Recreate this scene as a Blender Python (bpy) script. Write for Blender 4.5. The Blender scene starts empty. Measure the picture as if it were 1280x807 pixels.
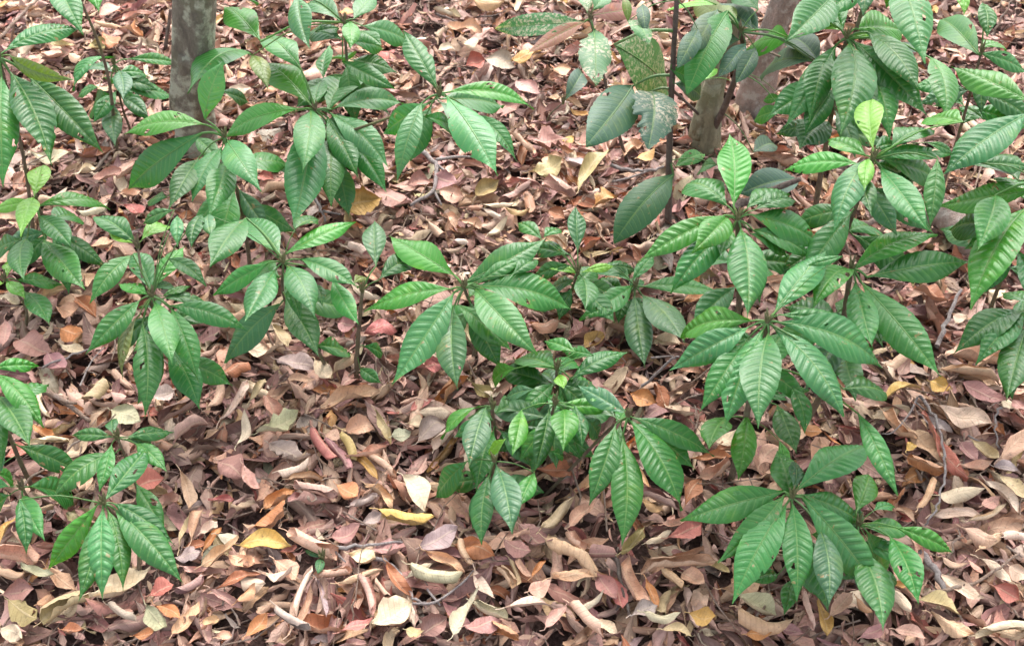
import bpy, math, random, re
import numpy as np
from mathutils import Vector

random.seed(7)
rng = np.random.default_rng(11)
SC = bpy.context.scene
COLL = SC.collection

# ------------------------------------------------------------------ camera
PITCH = math.radians(43.0)
CAM_H = 1.5
HFOV = math.radians(46.0)
cam_d = bpy.data.cameras.new('camera')
cam = bpy.data.objects.new('camera', cam_d)
COLL.objects.link(cam)
cam.location = (0, 0, CAM_H)
cam.rotation_euler = (math.pi / 2 - PITCH, 0, 0)
cam_d.angle = HFOV
cam_d.clip_start = 0.02
cam_d.clip_end = 400
SC.camera = cam
cam_d.dof.use_dof = True
cam_d.dof.focus_distance = 1.85
cam_d.dof.aperture_fstop = 11

# ------------------------------------------------------------------ light: bright overcast shade
SUN_EL, SUN_AZ = math.radians(52), math.radians(8)
w = bpy.data.worlds.new('World')
SC.world = w
w.use_nodes = True
nt = w.node_tree
nt.nodes.clear()
sky = nt.nodes.new('ShaderNodeTexSky')
sky.sky_type = 'NISHITA'
sky.sun_disc = False
sky.sun_elevation = SUN_EL
sky.sun_rotation = SUN_AZ
sky.air_density = 1.0
sky.dust_density = 4.0
sky.ozone_density = 1.0
hs = nt.nodes.new('ShaderNodeHueSaturation')
hs.inputs['Saturation'].default_value = 0.35
bg = nt.nodes.new('ShaderNodeBackground')
bg.inputs['Strength'].default_value = 0.15
wo = nt.nodes.new('ShaderNodeOutputWorld')
nt.links.new(sky.outputs[0], hs.inputs['Color'])
nt.links.new(hs.outputs[0], bg.inputs['Color'])
nt.links.new(bg.outputs[0], wo.inputs['Surface'])
sun_d = bpy.data.lights.new('sun', 'SUN')
sun_d.energy = .8
sun_d.angle = math.radians(60)
sun_d.color = (1.0, 0.95, 0.9)
sun = bpy.data.objects.new('sun', sun_d)
COLL.objects.link(sun)
sd = Vector((math.sin(SUN_AZ) * math.cos(SUN_EL), math.cos(SUN_AZ) * math.cos(SUN_EL), math.sin(SUN_EL)))
sun.rotation_euler = sd.to_track_quat('Z', 'Y').to_euler()
sun.location = (0, 0, 6)
SC.view_settings.view_transform = 'Standard'
SC.view_settings.look = 'None'
SC.view_settings.gamma = 1.0
SC.view_settings.exposure = 1.82
SC.cycles.use_denoising = True
SC.cycles.max_bounces = 8

# ------------------------------------------------------------------ pixel <-> place
FPX = 640 / math.tan(HFOV / 2)
CAM = np.array((0, 0, CAM_H))
FW = np.array((0, math.cos(PITCH), -math.sin(PITCH)))
RT = np.array((1.0, 0, 0))
UP = np.array((0, math.sin(PITCH), math.cos(PITCH)))
ZZ = np.array((0, 0, 1.0))
ROWY = (0, 160, 320, 480, 640)


def tile(c, r, x, y):                       # measured from 5x enlargements of the photo
    return 256 * c + x / 5.0, ROWY[r] + y / 5.0


def ray(px, py):
    d = FW + RT * (px - 640) / FPX + UP * (403.5 - py) / FPX
    return d / np.linalg.norm(d)


def on_plane(px, py, z=0.0):
    d = ray(px, py)
    return CAM + d * ((z - CAM_H) / d[2])


def above(G, px, py):                       # point of the sight line nearest to the vertical over G
    d = ray(px, py)
    A = np.array([[d @ d, -d @ ZZ], [d @ ZZ, -1.0]])
    b = np.array([d @ (G - CAM), ZZ @ (G - CAM)])
    t, s = np.linalg.solve(A, b)
    return CAM + d * t


def nearest(px, py, P):
    d = ray(px, py)
    return CAM + d * float(d @ (P - CAM))


def proj(P):
    v = P - CAM
    z = v @ FW
    return np.array((640 + FPX * (v @ RT) / z, 403.5 - FPX * (v @ UP) / z))


def unit(v):
    return v / (np.linalg.norm(v) + 1e-12)


# ------------------------------------------------------------------ materials
def new_mat(name):
    m = bpy.data.materials.new(name)
    m.use_nodes = True
    n = m.node_tree
    n.nodes.clear()
    return m, n, n.nodes.new, n.links.new


def mth(n, op, a, b=None, c=None, clamp=False):
    k = n.nodes.new('ShaderNodeMath')
    k.operation = op
    k.use_clamp = clamp
    for i, v in enumerate((a, b, c)):
        if v is None:
            continue
        if isinstance(v, (int, float)):
            k.inputs[i].default_value = v
        else:
            n.links.new(v, k.inputs[i])
    return k.outputs[0]


def mixc(n, fac, a, b, mode='MIX'):
    k = n.nodes.new('ShaderNodeMix')
    k.data_type = 'RGBA'
    k.blend_type = mode
    for s, v in ((0, fac), (6, a), (7, b)):
        if isinstance(v, (int, float)):
            k.inputs[s].default_value = v
        elif isinstance(v, tuple):
            k.inputs[s].default_value = (*v, 1)
        else:
            n.links.new(v, k.inputs[s])
    return k.outputs[2]


def noise(n, scale, detail=4, vec=None, rough=.55):
    k = n.nodes.new('ShaderNodeTexNoise')
    k.inputs['Scale'].default_value = scale
    k.inputs['Detail'].default_value = detail
    k.inputs['Roughness'].default_value = rough
    if vec is not None:
        n.links.new(vec, k.inputs['Vector'])
    return k.outputs['Fac']


def ramp(n, fac, lo, hi):
    k = n.nodes.new('ShaderNodeMapRange')
    k.interpolation_type = 'SMOOTHSTEP'
    n.links.new(fac, k.inputs[0])
    k.inputs[1].default_value = lo
    k.inputs[2].default_value = hi
    return k.outputs[0]


def green_leaf_material(name, speckle=False, smooth=False):
    m, n, new, link = new_mat(name)
    oi = new('ShaderNodeObjectInfo')
    uv = new('ShaderNodeUVMap')
    sep = new('ShaderNodeSeparateXYZ')
    link(uv.outputs[0], sep.inputs[0])
    geo = new('ShaderNodeNewGeometry')
    tc = new('ShaderNodeTexCoord')
    v = mth(n, 'ABSOLUTE', mth(n, 'MULTIPLY_ADD', sep.outputs[0], 2.0, -1.0))
    mid = mth(n, 'SUBTRACT', 1.0, ramp(n, v, 0.02, 0.075))
    ph = mth(n, 'FRACT', sep.outputs[1])
    dist = mth(n, 'MINIMUM', ph, mth(n, 'SUBTRACT', 1.0, ph))
    lat = mth(n, 'MULTIPLY', mth(n, 'SUBTRACT', 1.0, ramp(n, dist, 0.03, 0.13)), mth(n, 'SUBTRACT', 1.0, ramp(n, v, .6, 1.0)))
    base = oi.outputs['Color']
    big = noise(n, 14, 3, tc.outputs['Object'])
    fine = noise(n, 420, 3, tc.outputs['Object'])
    f = mth(n, 'MULTIPLY_ADD', big, 0.75, 0.62)
    f = mth(n, 'MULTIPLY', f, mth(n, 'MULTIPLY_ADD', fine, 0.35, 0.83))
    f = mth(n, 'MULTIPLY', f, mth(n, 'MULTIPLY_ADD', oi.outputs['Random'], 0.3, 0.85))
    vm = new('ShaderNodeVectorMath')
    vm.operation = 'SCALE'
    link(base, vm.inputs[0])
    link(f, vm.inputs['Scale'])
    col = vm.outputs[0]
    veinc = mixc(n, 0.34, col, (.26, .42, .13))
    col = mixc(n, mth(n, 'MULTIPLY', lat, .28 if smooth else .30), col, veinc)
    col = mixc(n, mth(n, 'MULTIPLY', mid, .85), col, veinc)
    # brown blemishes and nibbled rims, each leaf its own
    off = new('ShaderNodeVectorMath')
    off.operation = 'ADD'
    link(tc.outputs['Object'], off.inputs[0])
    sc3 = mth(n, 'MULTIPLY', oi.outputs['Random'], 37.0)
    cmb = new('ShaderNodeCombineXYZ')
    link(sc3, cmb.inputs[0])
    link(sc3, cmb.inputs[1])
    link(cmb.outputs[0], off.inputs[1])
    bl = ramp(n, noise(n, 70, 3, off.outputs[0], .6), .66, .71)
    col = mixc(n, mth(n, 'MULTIPLY', bl, .7), col, (.17, .13, .05))
    yl = ramp(n, noise(n, 22, 3, off.outputs[0]), .55, .75)
    col = mixc(n, mth(n, 'MULTIPLY', yl, .5), col, mixc(n, 1.0, col, (2.1, 1.4, .7), 'MULTIPLY'))
    if speckle:
        sp = noise(n, 150, 5, tc.outputs['Object'], .75)
        area = ramp(n, noise(n, 16, 2, off.outputs[0]), .38, .52)
        col = mixc(n, mth(n, 'MULTIPLY', ramp(n, sp, .47, .60), mth(n, 'MULTIPLY', area, .7)), col, (.34, .34, .23))
    col = mixc(n, mth(n, 'MULTIPLY', geo.outputs['Backfacing'], .5), col, mixc(n, 1.0, col, (2.0, 1.6, 2.0), 'MULTIPLY'))
    p = new('ShaderNodeBsdfPrincipled')
    link(col, p.inputs['Base Color'])
    rg = mth(n, 'MULTIPLY_ADD', big, .22, .22 if not smooth else .34)
    link(rg, p.inputs['Roughness'])
    p.inputs['Specular IOR Level'].default_value = 0.42 if not smooth else .36
    bp = new('ShaderNodeBump')
    bp.inputs['Strength'].default_value = .35
    bp.inputs['Distance'].default_value = .0012
    vor = new('ShaderNodeTexVoronoi')
    vor.inputs['Scale'].default_value = 330
    link(tc.outputs['Object'], vor.inputs['Vector'])
    hgt = mth(n, 'ADD', mth(n, 'MULTIPLY', vor.outputs[0], .5), mth(n, 'MULTIPLY', lat, -.8))
    link(hgt, bp.inputs['Height'])
    link(bp.outputs[0], p.inputs['Normal'])
    tr = new('ShaderNodeBsdfTranslucent')
    tcol = mixc(n, 1.0, col, (1.6, 1.7, .5), 'MULTIPLY')
    link(tcol, tr.inputs['Color'])
    ms = new('ShaderNodeMixShader')
    ms.inputs[0].default_value = .22
    link(p.outputs[0], ms.inputs[1])
    link(tr.outputs[0], ms.inputs[2])
    out = new('ShaderNodeOutputMaterial')
    link(ms.outputs[0], out.inputs[0])
    return m


def litter_material(name, attr):
    m, n, new, link = new_mat(name)
    if attr:
        a = new('ShaderNodeAttribute')
        a.attribute_name = 'tint'
        base = a.outputs['Color']
    else:
        base = new('ShaderNodeObjectInfo').outputs['Color']
    geo = new('ShaderNodeNewGeometry')
    uv = new('ShaderNodeUVMap')
    sep = new('ShaderNodeSeparateXYZ')
    link(uv.outputs[0], sep.inputs[0])
    pos = geo.outputs['Position']
    v = mth(n, 'ABSOLUTE', mth(n, 'MULTIPLY_ADD', sep.outputs[0], 2.0, -1.0))
    mid = mth(n, 'SUBTRACT', 1.0, ramp(n, v, 0.03, 0.12))
    ph = mth(n, 'FRACT', mth(n, 'ADD', mth(n, 'MULTIPLY', sep.outputs[1], 9.0), mth(n, 'MULTIPLY', v, -1.2)))
    lat = mth(n, 'SUBTRACT', 1.0, ramp(n, mth(n, 'MINIMUM', ph, mth(n, 'SUBTRACT', 1.0, ph)), .02, .14))
    blot = noise(n, 55, 5, pos, .65)
    fine = noise(n, 480, 4, pos, .6)
    f = mth(n, 'MULTIPLY', mth(n, 'MULTIPLY_ADD', blot, 1.0, .50), mth(n, 'MULTIPLY_ADD', fine, .55, .72))
    vm = new('ShaderNodeVectorMath')
    vm.operation = 'SCALE'
    link(base, vm.inputs[0])
    link(f, vm.inputs['Scale'])
    col = vm.outputs[0]
    dk = mixc(n, 1.0, col, (.55, .45, .42), 'MULTIPLY')
    lt = mixc(n, .4, col, (.62, .48, .32))
    col = mixc(n, mth(n, 'MULTIPLY', lat, .22), col, dk)
    col = mixc(n, mth(n, 'MULTIPLY', mid, .6), col, lt)
    spots = ramp(n, noise(n, 130, 3, pos, .6), .63, .72)
    col = mixc(n, mth(n, 'MULTIPLY', spots, .55), col, (.10, .06, .045))
    rim = mth(n, 'MULTIPLY', ramp(n, v, .75, 1.0), ramp(n, noise(n, 30, 2, pos), .45, .65))
    col = mixc(n, mth(n, 'MULTIPLY', rim, .45), col, dk)
    col = mixc(n, mth(n, 'MULTIPLY', geo.outputs['Backfacing'], .25), col, (.50, .38, .29))
    p = new('ShaderNodeBsdfPrincipled')
    link(col, p.inputs['Base Color'])
    link(mth(n, 'MULTIPLY_ADD', blot, .3, .42), p.inputs['Roughness'])
    p.inputs['Specular IOR Level'].default_value = .4
    bp = new('ShaderNodeBump')
    bp.inputs['Strength'].default_value = .5
    bp.inputs['Distance'].default_value = .0015
    h = mth(n, 'ADD', mth(n, 'MULTIPLY', noise(n, 190, 4, pos), .9), mth(n, 'MULTIPLY', lat, .5))
    link(mth(n, 'ADD', h, mth(n, 'MULTIPLY', mid, .7)), bp.inputs['Height'])
    link(bp.outputs[0], p.inputs['Normal'])
    out = new('ShaderNodeOutputMaterial')
    link(p.outputs[0], out.inputs[0])
    return m


def bark_material(name, c1, c2, c3, lich, scale=1.0, lich_amt=.5):
    m, n, new, link = new_mat(name)
    tc = new('ShaderNodeTexCoord')
    mp = new('ShaderNodeMapping')
    mp.inputs['Scale'].default_value = (1, 1, .35)
    link(tc.outputs['Object'], mp.inputs[0])
    a = noise(n, 42 * scale, 6, mp.outputs[0], .7)
    b = noise(n, 12 * scale, 3, tc.outputs['Object'])
    d = noise(n, 150 * scale, 5, tc.outputs['Object'], .7)
    col = mixc(n, ramp(n, a, .35, .65), c1, c2)
    col = mixc(n, ramp(n, b, .45, .62), col, c3)
    lm = mth(n, 'MULTIPLY', ramp(n, noise(n, 24 * scale, 4, tc.outputs['Object'], .6), .56 - .1 * lich_amt, .62), lich_amt)
    col = mixc(n, lm, col, lich)
    col = mixc(n, mth(n, 'MULTIPLY', ramp(n, d, .5, .7), .35), col, (.08, .065, .055))
    p = new('ShaderNodeBsdfPrincipled')
    link(col, p.inputs['Base Color'])
    p.inputs['Roughness'].default_value = .85
    p.inputs['Specular IOR Level'].default_value = .2
    bp = new('ShaderNodeBump')
    bp.inputs['Strength'].default_value = 1.0
    bp.inputs['Distance'].default_value = .007
    link(mth(n, 'ADD', a, mth(n, 'MULTIPLY', d, .5)), bp.inputs['Height'])
    link(bp.outputs[0], p.inputs['Normal'])
    out = new('ShaderNodeOutputMaterial')
    link(p.outputs[0], out.inputs[0])
    return m


def soil_material():
    m, n, new, link = new_mat('forest_soil')
    geo = new('ShaderNodeNewGeometry')
    pos = geo.outputs['Position']
    a = noise(n, 20, 6, pos, .7)
    b = noise(n, 140, 5, pos, .7)
    col = mixc(n, ramp(n, b, .35, .7), (.05, .032, .027), (.16, .10, .085))
    col = mixc(n, ramp(n, a, .5, .7), col, (.10, .06, .05))
    p = new('ShaderNodeBsdfPrincipled')
    link(col, p.inputs['Base Color'])
    p.inputs['Roughness'].default_value = .95
    p.inputs['Specular IOR Level'].default_value = .1
    bp = new('ShaderNodeBump')
    bp.inputs['Strength'].default_value = .9
    bp.inputs['Distance'].default_value = .006
    link(b, bp.inputs['Height'])
    link(bp.outputs[0], p.inputs['Normal'])
    out = new('ShaderNodeOutputMaterial')
    link(p.outputs[0], out.inputs[0])
    return m


M_LEAF = green_leaf_material('quilted_leaf')
M_SMOOTH = green_leaf_material('smooth_leaf', smooth=True)
M_SPECK = green_leaf_material('speckled_leaf', speckle=True, smooth=True)
M_DRY = litter_material('dry_leaf', False)
M_DRYMASS = litter_material('dry_leaf_mass', True)
M_STEM = bark_material('stem_bark', (.15, .115, .08), (.23, .175, .12), (.17, .16, .08), (.30, .27, .20), 3.0, .3)
M_GSTEM = bark_material('green_stem', (.14, .15, .06), (.20, .19, .09), (.17, .14, .08), (.25, .24, .15), 3.0, .2)
M_DARKSTEM = bark_material('dark_stem_bark', (.11, .08, .07), (.18, .14, .12), (.15, .12, .10), (.27, .24, .2), 3.0, .3)
M_TWIG = bark_material('twig_bark', (.22, .15, .11), (.34, .24, .18), (.30, .22, .18), (.42, .36, .3), 3.0, .4)
M_GREYTWIG = bark_material('grey_twig_bark', (.24, .20, .19), (.36, .31, .29), (.30, .26, .25), (.48, .44, .4), 3.0, .4)
M_BARK = bark_material('lichen_bark', (.13, .11, .088), (.24, .21, .165), (.17, .16, .11), (.40, .40, .31), 1.3, 1.0)
M_PALEBARK = bark_material('pale_bark', (.17, .15, .10), (.26, .235, .155), (.20, .20, .11), (.38, .37, .27), 1.2, .6)
M_PINKBARK = bark_material('pinkish_bark', (.24, .18, .15), (.34, .26, .22), (.27, .22, .19), (.5, .46, .4), 1.4, .6)
M_SOIL = soil_material()


# ------------------------------------------------------------------ mesh helpers
def quad_mesh(name, V, F, mat, uv=None, smooth=True, tint=None):
    V = np.asarray(V, dtype=np.float32)
    F = np.asarray(F, dtype=np.int32)
    me = bpy.data.meshes.new(name)
    me.vertices.add(len(V))
    me.vertices.foreach_set('co', V.ravel())
    nf, k = F.shape
    me.loops.add(nf * k)
    me.loops.foreach_set('vertex_index', F.ravel())
    me.polygons.add(nf)
    me.polygons.foreach_set('loop_start', np.arange(0, nf * k, k, dtype=np.int32))
    me.polygons.foreach_set('loop_total', np.full(nf, k, dtype=np.int32))
    me.polygons.foreach_set('use_smooth', np.full(nf, smooth))
    if uv is not None:
        lay = me.uv_layers.new(name='UVMap')
        lay.data.foreach_set('uv', np.asarray(uv, dtype=np.float32)[F.ravel()].ravel())
    if tint is not None:
        at = me.color_attributes.new('tint', 'FLOAT_COLOR', 'POINT')
        c = np.ones((len(V), 4), dtype=np.float32)
        c[:, :3] = tint
        at.data.foreach_set('color', c.ravel())
    me.materials.append(mat)
    me.update()
    me.validate()
    return me


def link_obj(name, me, parent=None, loc=(0, 0, 0)):
    o = bpy.data.objects.new(name, me)
    COLL.objects.link(o)
    o.location = [float(x) for x in loc]
    if parent is not None:
        o.parent = parent
    return o


def tag(o, label=None, cat=None, group=None, kind=None):
    for k, v in (('label', label), ('category', cat), ('group', group), ('kind', kind)):
        if v:
            o[k] = v
    return o


def empty(name, loc, label, cat, group=None):
    o = bpy.data.objects.new(name, None)
    o.empty_display_size = .05
    COLL.objects.link(o)
    o.location = [float(x) for x in loc]
    return tag(o, label, cat, group)


def tube(pts, rads, sides=7, bump=0.0, seed=0, cap=True):
    pts = [np.asarray(p, float) for p in pts]
    r_ = np.random.default_rng(seed)
    V, F = [], []
    n = len(pts)
    prev = None
    for i, p in enumerate(pts):
        t = unit(pts[min(i + 1, n - 1)] - pts[max(i - 1, 0)])
        ref = prev if prev is not None else (np.array((1.0, 0, 0)) if abs(t[0]) < .8 else np.array((0, 1.0, 0)))
        a = unit(ref - t * (ref @ t))
        b = np.cross(t, a)
        prev = a
        for k in range(sides):
            q = 2 * math.pi * k / sides
            rr = rads[i] * (1 + bump * (r_.random() - .5))
            V.append(p + (a * math.cos(q) + b * math.sin(q)) * rr)
    for i in range(n - 1):
        for k in range(sides):
            k2 = (k + 1) % sides
            F.append((i * sides + k, i * sides + k2, (i + 1) * sides + k2, (i + 1) * sides + k))
    if cap:
        for i, s in ((0, -1), (n - 1, 1)):
            V.append(pts[i] + unit(pts[i] - pts[i - s]) * rads[i] * .4)
            c = len(V) - 1
            for k in range(0, sides):
                k2 = (k + 1) % sides
                F.append((i * sides + k, i * sides + k2, c, c))
    return V, F


def tri_fix(F):                              # quads with a doubled corner -> mixed mesh
    return [tuple(dict.fromkeys(f)) for f in F]


def tube_mesh(name, pts, rads, mat, sides=7, bump=0.0, seed=0, origin=None):
    V, F = tube(pts, rads, sides, bump, seed)
    if origin is not None:
        V = [v - origin for v in V]
    me = bpy.data.meshes.new(name)
    me.from_pydata([tuple(v) for v in V], [], tri_fix(F))
    me.polygons.foreach_set('use_smooth', [True] * len(me.polygons))
    me.materials.append(mat)
    me.update()
    return me


def smooth_path(pts, n=6):
    pts = [np.asarray(p, float) for p in pts]
    if len(pts) < 3:
        return [pts[0] + (pts[-1] - pts[0]) * t for t in np.linspace(0, 1, n + 1)]
    P = [2 * pts[0] - pts[1]] + pts + [2 * pts[-1] - pts[-2]]
    out = []
    for i in range(1, len(P) - 2):
        for t in np.linspace(0, 1, n, endpoint=False):
            a, b, c, d = P[i - 1], P[i], P[i + 1], P[i + 2]
            out.append(.5 * (2 * b + (c - a) * t + (2 * a - 5 * b + 4 * c - d) * t * t + (3 * b - a - 3 * c + d) * t ** 3))
    out.append(pts[-1])
    return out


# ------------------------------------------------------------------ ground
def ground_z(x, y):
    x = np.asarray(x, float)
    y = np.asarray(y, float)
    near = np.exp(-((x) ** 2 + (y - 1.8) ** 2) / 18.0)
    return near * .006 * (np.sin(x * 5.1 + 1.3) * np.cos(y * 4.3) + np.sin(x * 2.3 - y * 3.1)) - .02


def build_ground():
    c = np.unique(np.concatenate([-np.geomspace(2.8, 200, 14), np.linspace(-2.6, 2.6, 79), np.geomspace(2.8, 200, 14)]))
    X, Y = np.meshgrid(c, c + 1.8)
    Z = ground_z(X, Y)
    V = np.stack([X, Y, Z], -1).reshape(-1, 3)
    n = len(c)
    i = np.arange(n - 1)
    I, J = np.meshgrid(i, i)
    a = (J * n + I).ravel()
    F = np.stack([a, a + 1, a + n + 1, a + n], -1)
    o = link_obj('forest_ground', quad_mesh('forest_ground', V, F, M_SOIL))
    tag(o, kind='structure')


build_ground()

# ------------------------------------------------------------------ green leaves
PROF = ((0, .03), (.06, .12), (.15, .36), (.27, .70), (.40, .94), (.50, 1.0), (.60, .96), (.70, .81), (.78, .58), (.85, .35), (.90, .19), (.95, .075), (1, 0.0))
PROF_S = ((0, .04), (.06, .16), (.15, .48), (.27, .80), (.40, .97), (.53, 1.0), (.65, .93), (.76, .76), (.85, .54), (.92, .33), (.97, .15), (1, 0.0))
CLS = {
    'm': (.022, .122, .020), 'p': (.030, .136, .032), 'd': (.018, .096, .015), 'b': (.030, .150, .015),
    'y': (.095, .265, .030), 's': (.026, .075, .038), 'o': (.085, .140, .025), 'r': (.22, .115, .075), 'g': (.030, .108, .034),
}


def prof(r, table):
    xs = [a for a, _ in table]
    ys = [b for _, b in table]
    y = np.interp(r, xs, ys)
    ya = np.interp(np.clip(r - .03, 0, 1), xs, ys)
    yb = np.interp(np.clip(r + .03, 0, 1), xs, ys)
    m = (ya + yb + 2 * y) / 4
    m[0], m[-1] = ys[0], 0.0
    return m


def leaf_geometry(B, T, nrm, Wd, arch, fold, nveins, quilt, seed, table, attach=None, ragged=0.0, rows=4, cup=.22, twist=0.0):
    """A leaf from base B to tip T; its upper face looks along nrm; returns verts, quads, uvs."""
    r_ = np.random.default_rng(seed)
    L = np.linalg.norm(T - B)
    a = (T - B) / L
    n0 = unit(nrm - a * (nrm @ a))
    S0 = np.cross(a, n0)
    C = (B + T) / 2 + n0 * arch * L * 2 + S0 * L * r_.uniform(-.06, .06)
    vv = np.array((-1, -.91, -.81, -.69, -.55, -.40, -.24, -.06, 0, .06, .24, .40, .55, .69, .81, .91, 1.0))
    nr = nveins * rows + 1
    gap = r_.uniform(.7, 1.3, nveins) * (1.1 - .35 * np.abs(np.linspace(-1, 1, nveins)))
    knots = np.concatenate([[0], np.cumsum(gap)]) / gap.sum()
    rr = np.interp(np.linspace(0, nveins, nr), np.arange(nveins + 1), knots)
    w_ = prof(rr, table) * Wd
    R, VV = np.meshgrid(rr, vv, indexing='ij')
    Wm = np.repeat(w_[:, None], len(vv), 1)
    if ragged:
        xs = np.sort(r_.uniform(0, 1, 24))
        k = np.stack([np.interp(rr, xs, np.clip(r_.normal(-.3, .9, 24), 0, 1.5)) for _ in range(2)], -1) * ragged
        k += np.abs(r_.normal(0, .06, (nr, 2)))
        side = np.where(VV < 0, k[:, :1], k[:, 1:])
        Wm = Wm * (1 - np.clip(side, 0, .7) * np.abs(VV))
    phase = np.repeat(np.linspace(0, nveins, nr)[:, None], len(vv), 1)
    edge_wave = 1 + .016 * np.abs(VV) ** 4 * np.sin(2 * math.pi * phase)
    along = np.clip(R + (np.abs(VV) ** 1.2) * Wm * .80 / L * (1 - R ** 3), 0, 1)
    Wo = np.interp(along, rr, w_)
    Wm = np.where(Wm > 1e-9, Wo * np.clip(Wm / np.maximum(np.repeat(w_[:, None], len(vv), 1), 1e-9), 0, 1), 0)
    lat = VV * Wm * edge_wave
    t = along[..., None]
    P = (1 - t) ** 2 * B + 2 * t * (1 - t) * C + t * t * T
    Tg = 2 * (1 - t) * (C - B) + 2 * t * (T - C)
    Tg /= np.linalg.norm(Tg, axis=-1, keepdims=True)
    S = np.cross(Tg, n0)
    S /= np.linalg.norm(S, axis=-1, keepdims=True) + 1e-9
    N = np.cross(S, Tg)
    tw = (twist * (along - .3))[..., None]
    S, N = S * np.cos(tw) + N * np.sin(tw), N * np.cos(tw) - S * np.sin(tw)
    fr = phase - np.floor(phase)
    bul = np.where(fr < .62, np.sin(math.pi / 2 * fr / .62), np.cos(math.pi / 2 * (fr - .62) / .38)) ** 1.0
    aV = np.abs(VV)
    q = quilt * L / nveins * bul * (1 - aV ** 5) * np.clip(aV * 4, 0, 1) * np.clip(Wm / (Wd * .5), 0, 1)
    wav = r_.uniform(.5, 1.6) * .05 * Wd * np.sin(R * r_.uniform(5, 8) + r_.uniform(0, 6) + 2 * np.sign(VV)) * aV ** 2 * 2
    z = fold * np.abs(lat) - cup * Wm * aV ** 2 * np.clip(R * 2, .3, 1) + q + wav
    P = P + S * lat[..., None] + N * z[..., None]
    V = P.reshape(-1, 3)
    m = len(vv)
    i = np.arange(nr - 1)
    j = np.arange(m - 1)
    I, J = np.meshgrid(i, j, indexing='ij')
    k = (I * m + J).ravel()
    F = np.stack([k, k + m, k + m + 1, k + 1], -1)
    if r_.random() < .38:
        rc = (I.ravel() + .5) / nr
        vc = (vv[J.ravel()] + vv[J.ravel() + 1]) / 2
        keep = np.ones(len(F), bool)
        for _ in range(int(r_.integers(1, 4))):
            hr, hv = r_.uniform(.25, .92), r_.choice((-1, 1)) * r_.uniform(.3, 1.0)
            sz = r_.uniform(.012, .034)
            keep &= ((rc - hr) ** 2 + ((vc - hv) * .20) ** 2) > sz ** 2 * r_.uniform(.5, 1.5, len(F))
        F = F[keep]
    uv = np.stack([(VV + 1) / 2, phase + 1e-4], -1).reshape(-1, 2)
    # leaf stalk and midrib, one raised rib
    rib = list(P[::3, m // 2] - N[::3, m // 2] * .0003)
    rad = list(np.linspace(.0016, .0005, len(rib)) * (L / .16))
    if attach is not None:
        mid = (attach + B) / 2 + np.array((0, 0, .12)) * np.linalg.norm(attach - B)
        pp = smooth_path([attach, mid, rib[0]], 3)[:-1]
        rad = list(np.linspace(.0022, .0017, len(pp)) * (L / .16)) + rad
        rib = pp + rib
    return V, F, uv, tube(rib, rad, 5, cap=False)


LEAFN = [0]


def choose_tip(B, tx, ty, wpx, ratio):
    dB = np.linalg.norm(B - CAM)
    d = ray(tx, ty)
    pb = proj(B)
    Lmin = math.hypot(tx - pb[0], ty - pb[1]) * dB / FPX
    Lest = (wpx * dB / FPX) / ratio / .88
    Lt = min(max(Lest, Lmin * 1.04), Lmin * 1.9, .30)
    t0 = float(d @ (B - CAM))
    best, bt = 1e9, None
    for s in np.linspace(-.26, .26, 105):
        P = CAM + d * (t0 + s)
        if P[2] < .018:
            continue
        L = np.linalg.norm(P - B)
        e = ((L - Lt) / Lt) ** 2 * 6 + ((P[2] - B[2]) / L + .32) ** 2
        if e < best:
            best, bt = e, P
    if bt is None:
        bt = on_plane(tx, ty, .02)
    return bt


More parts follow.
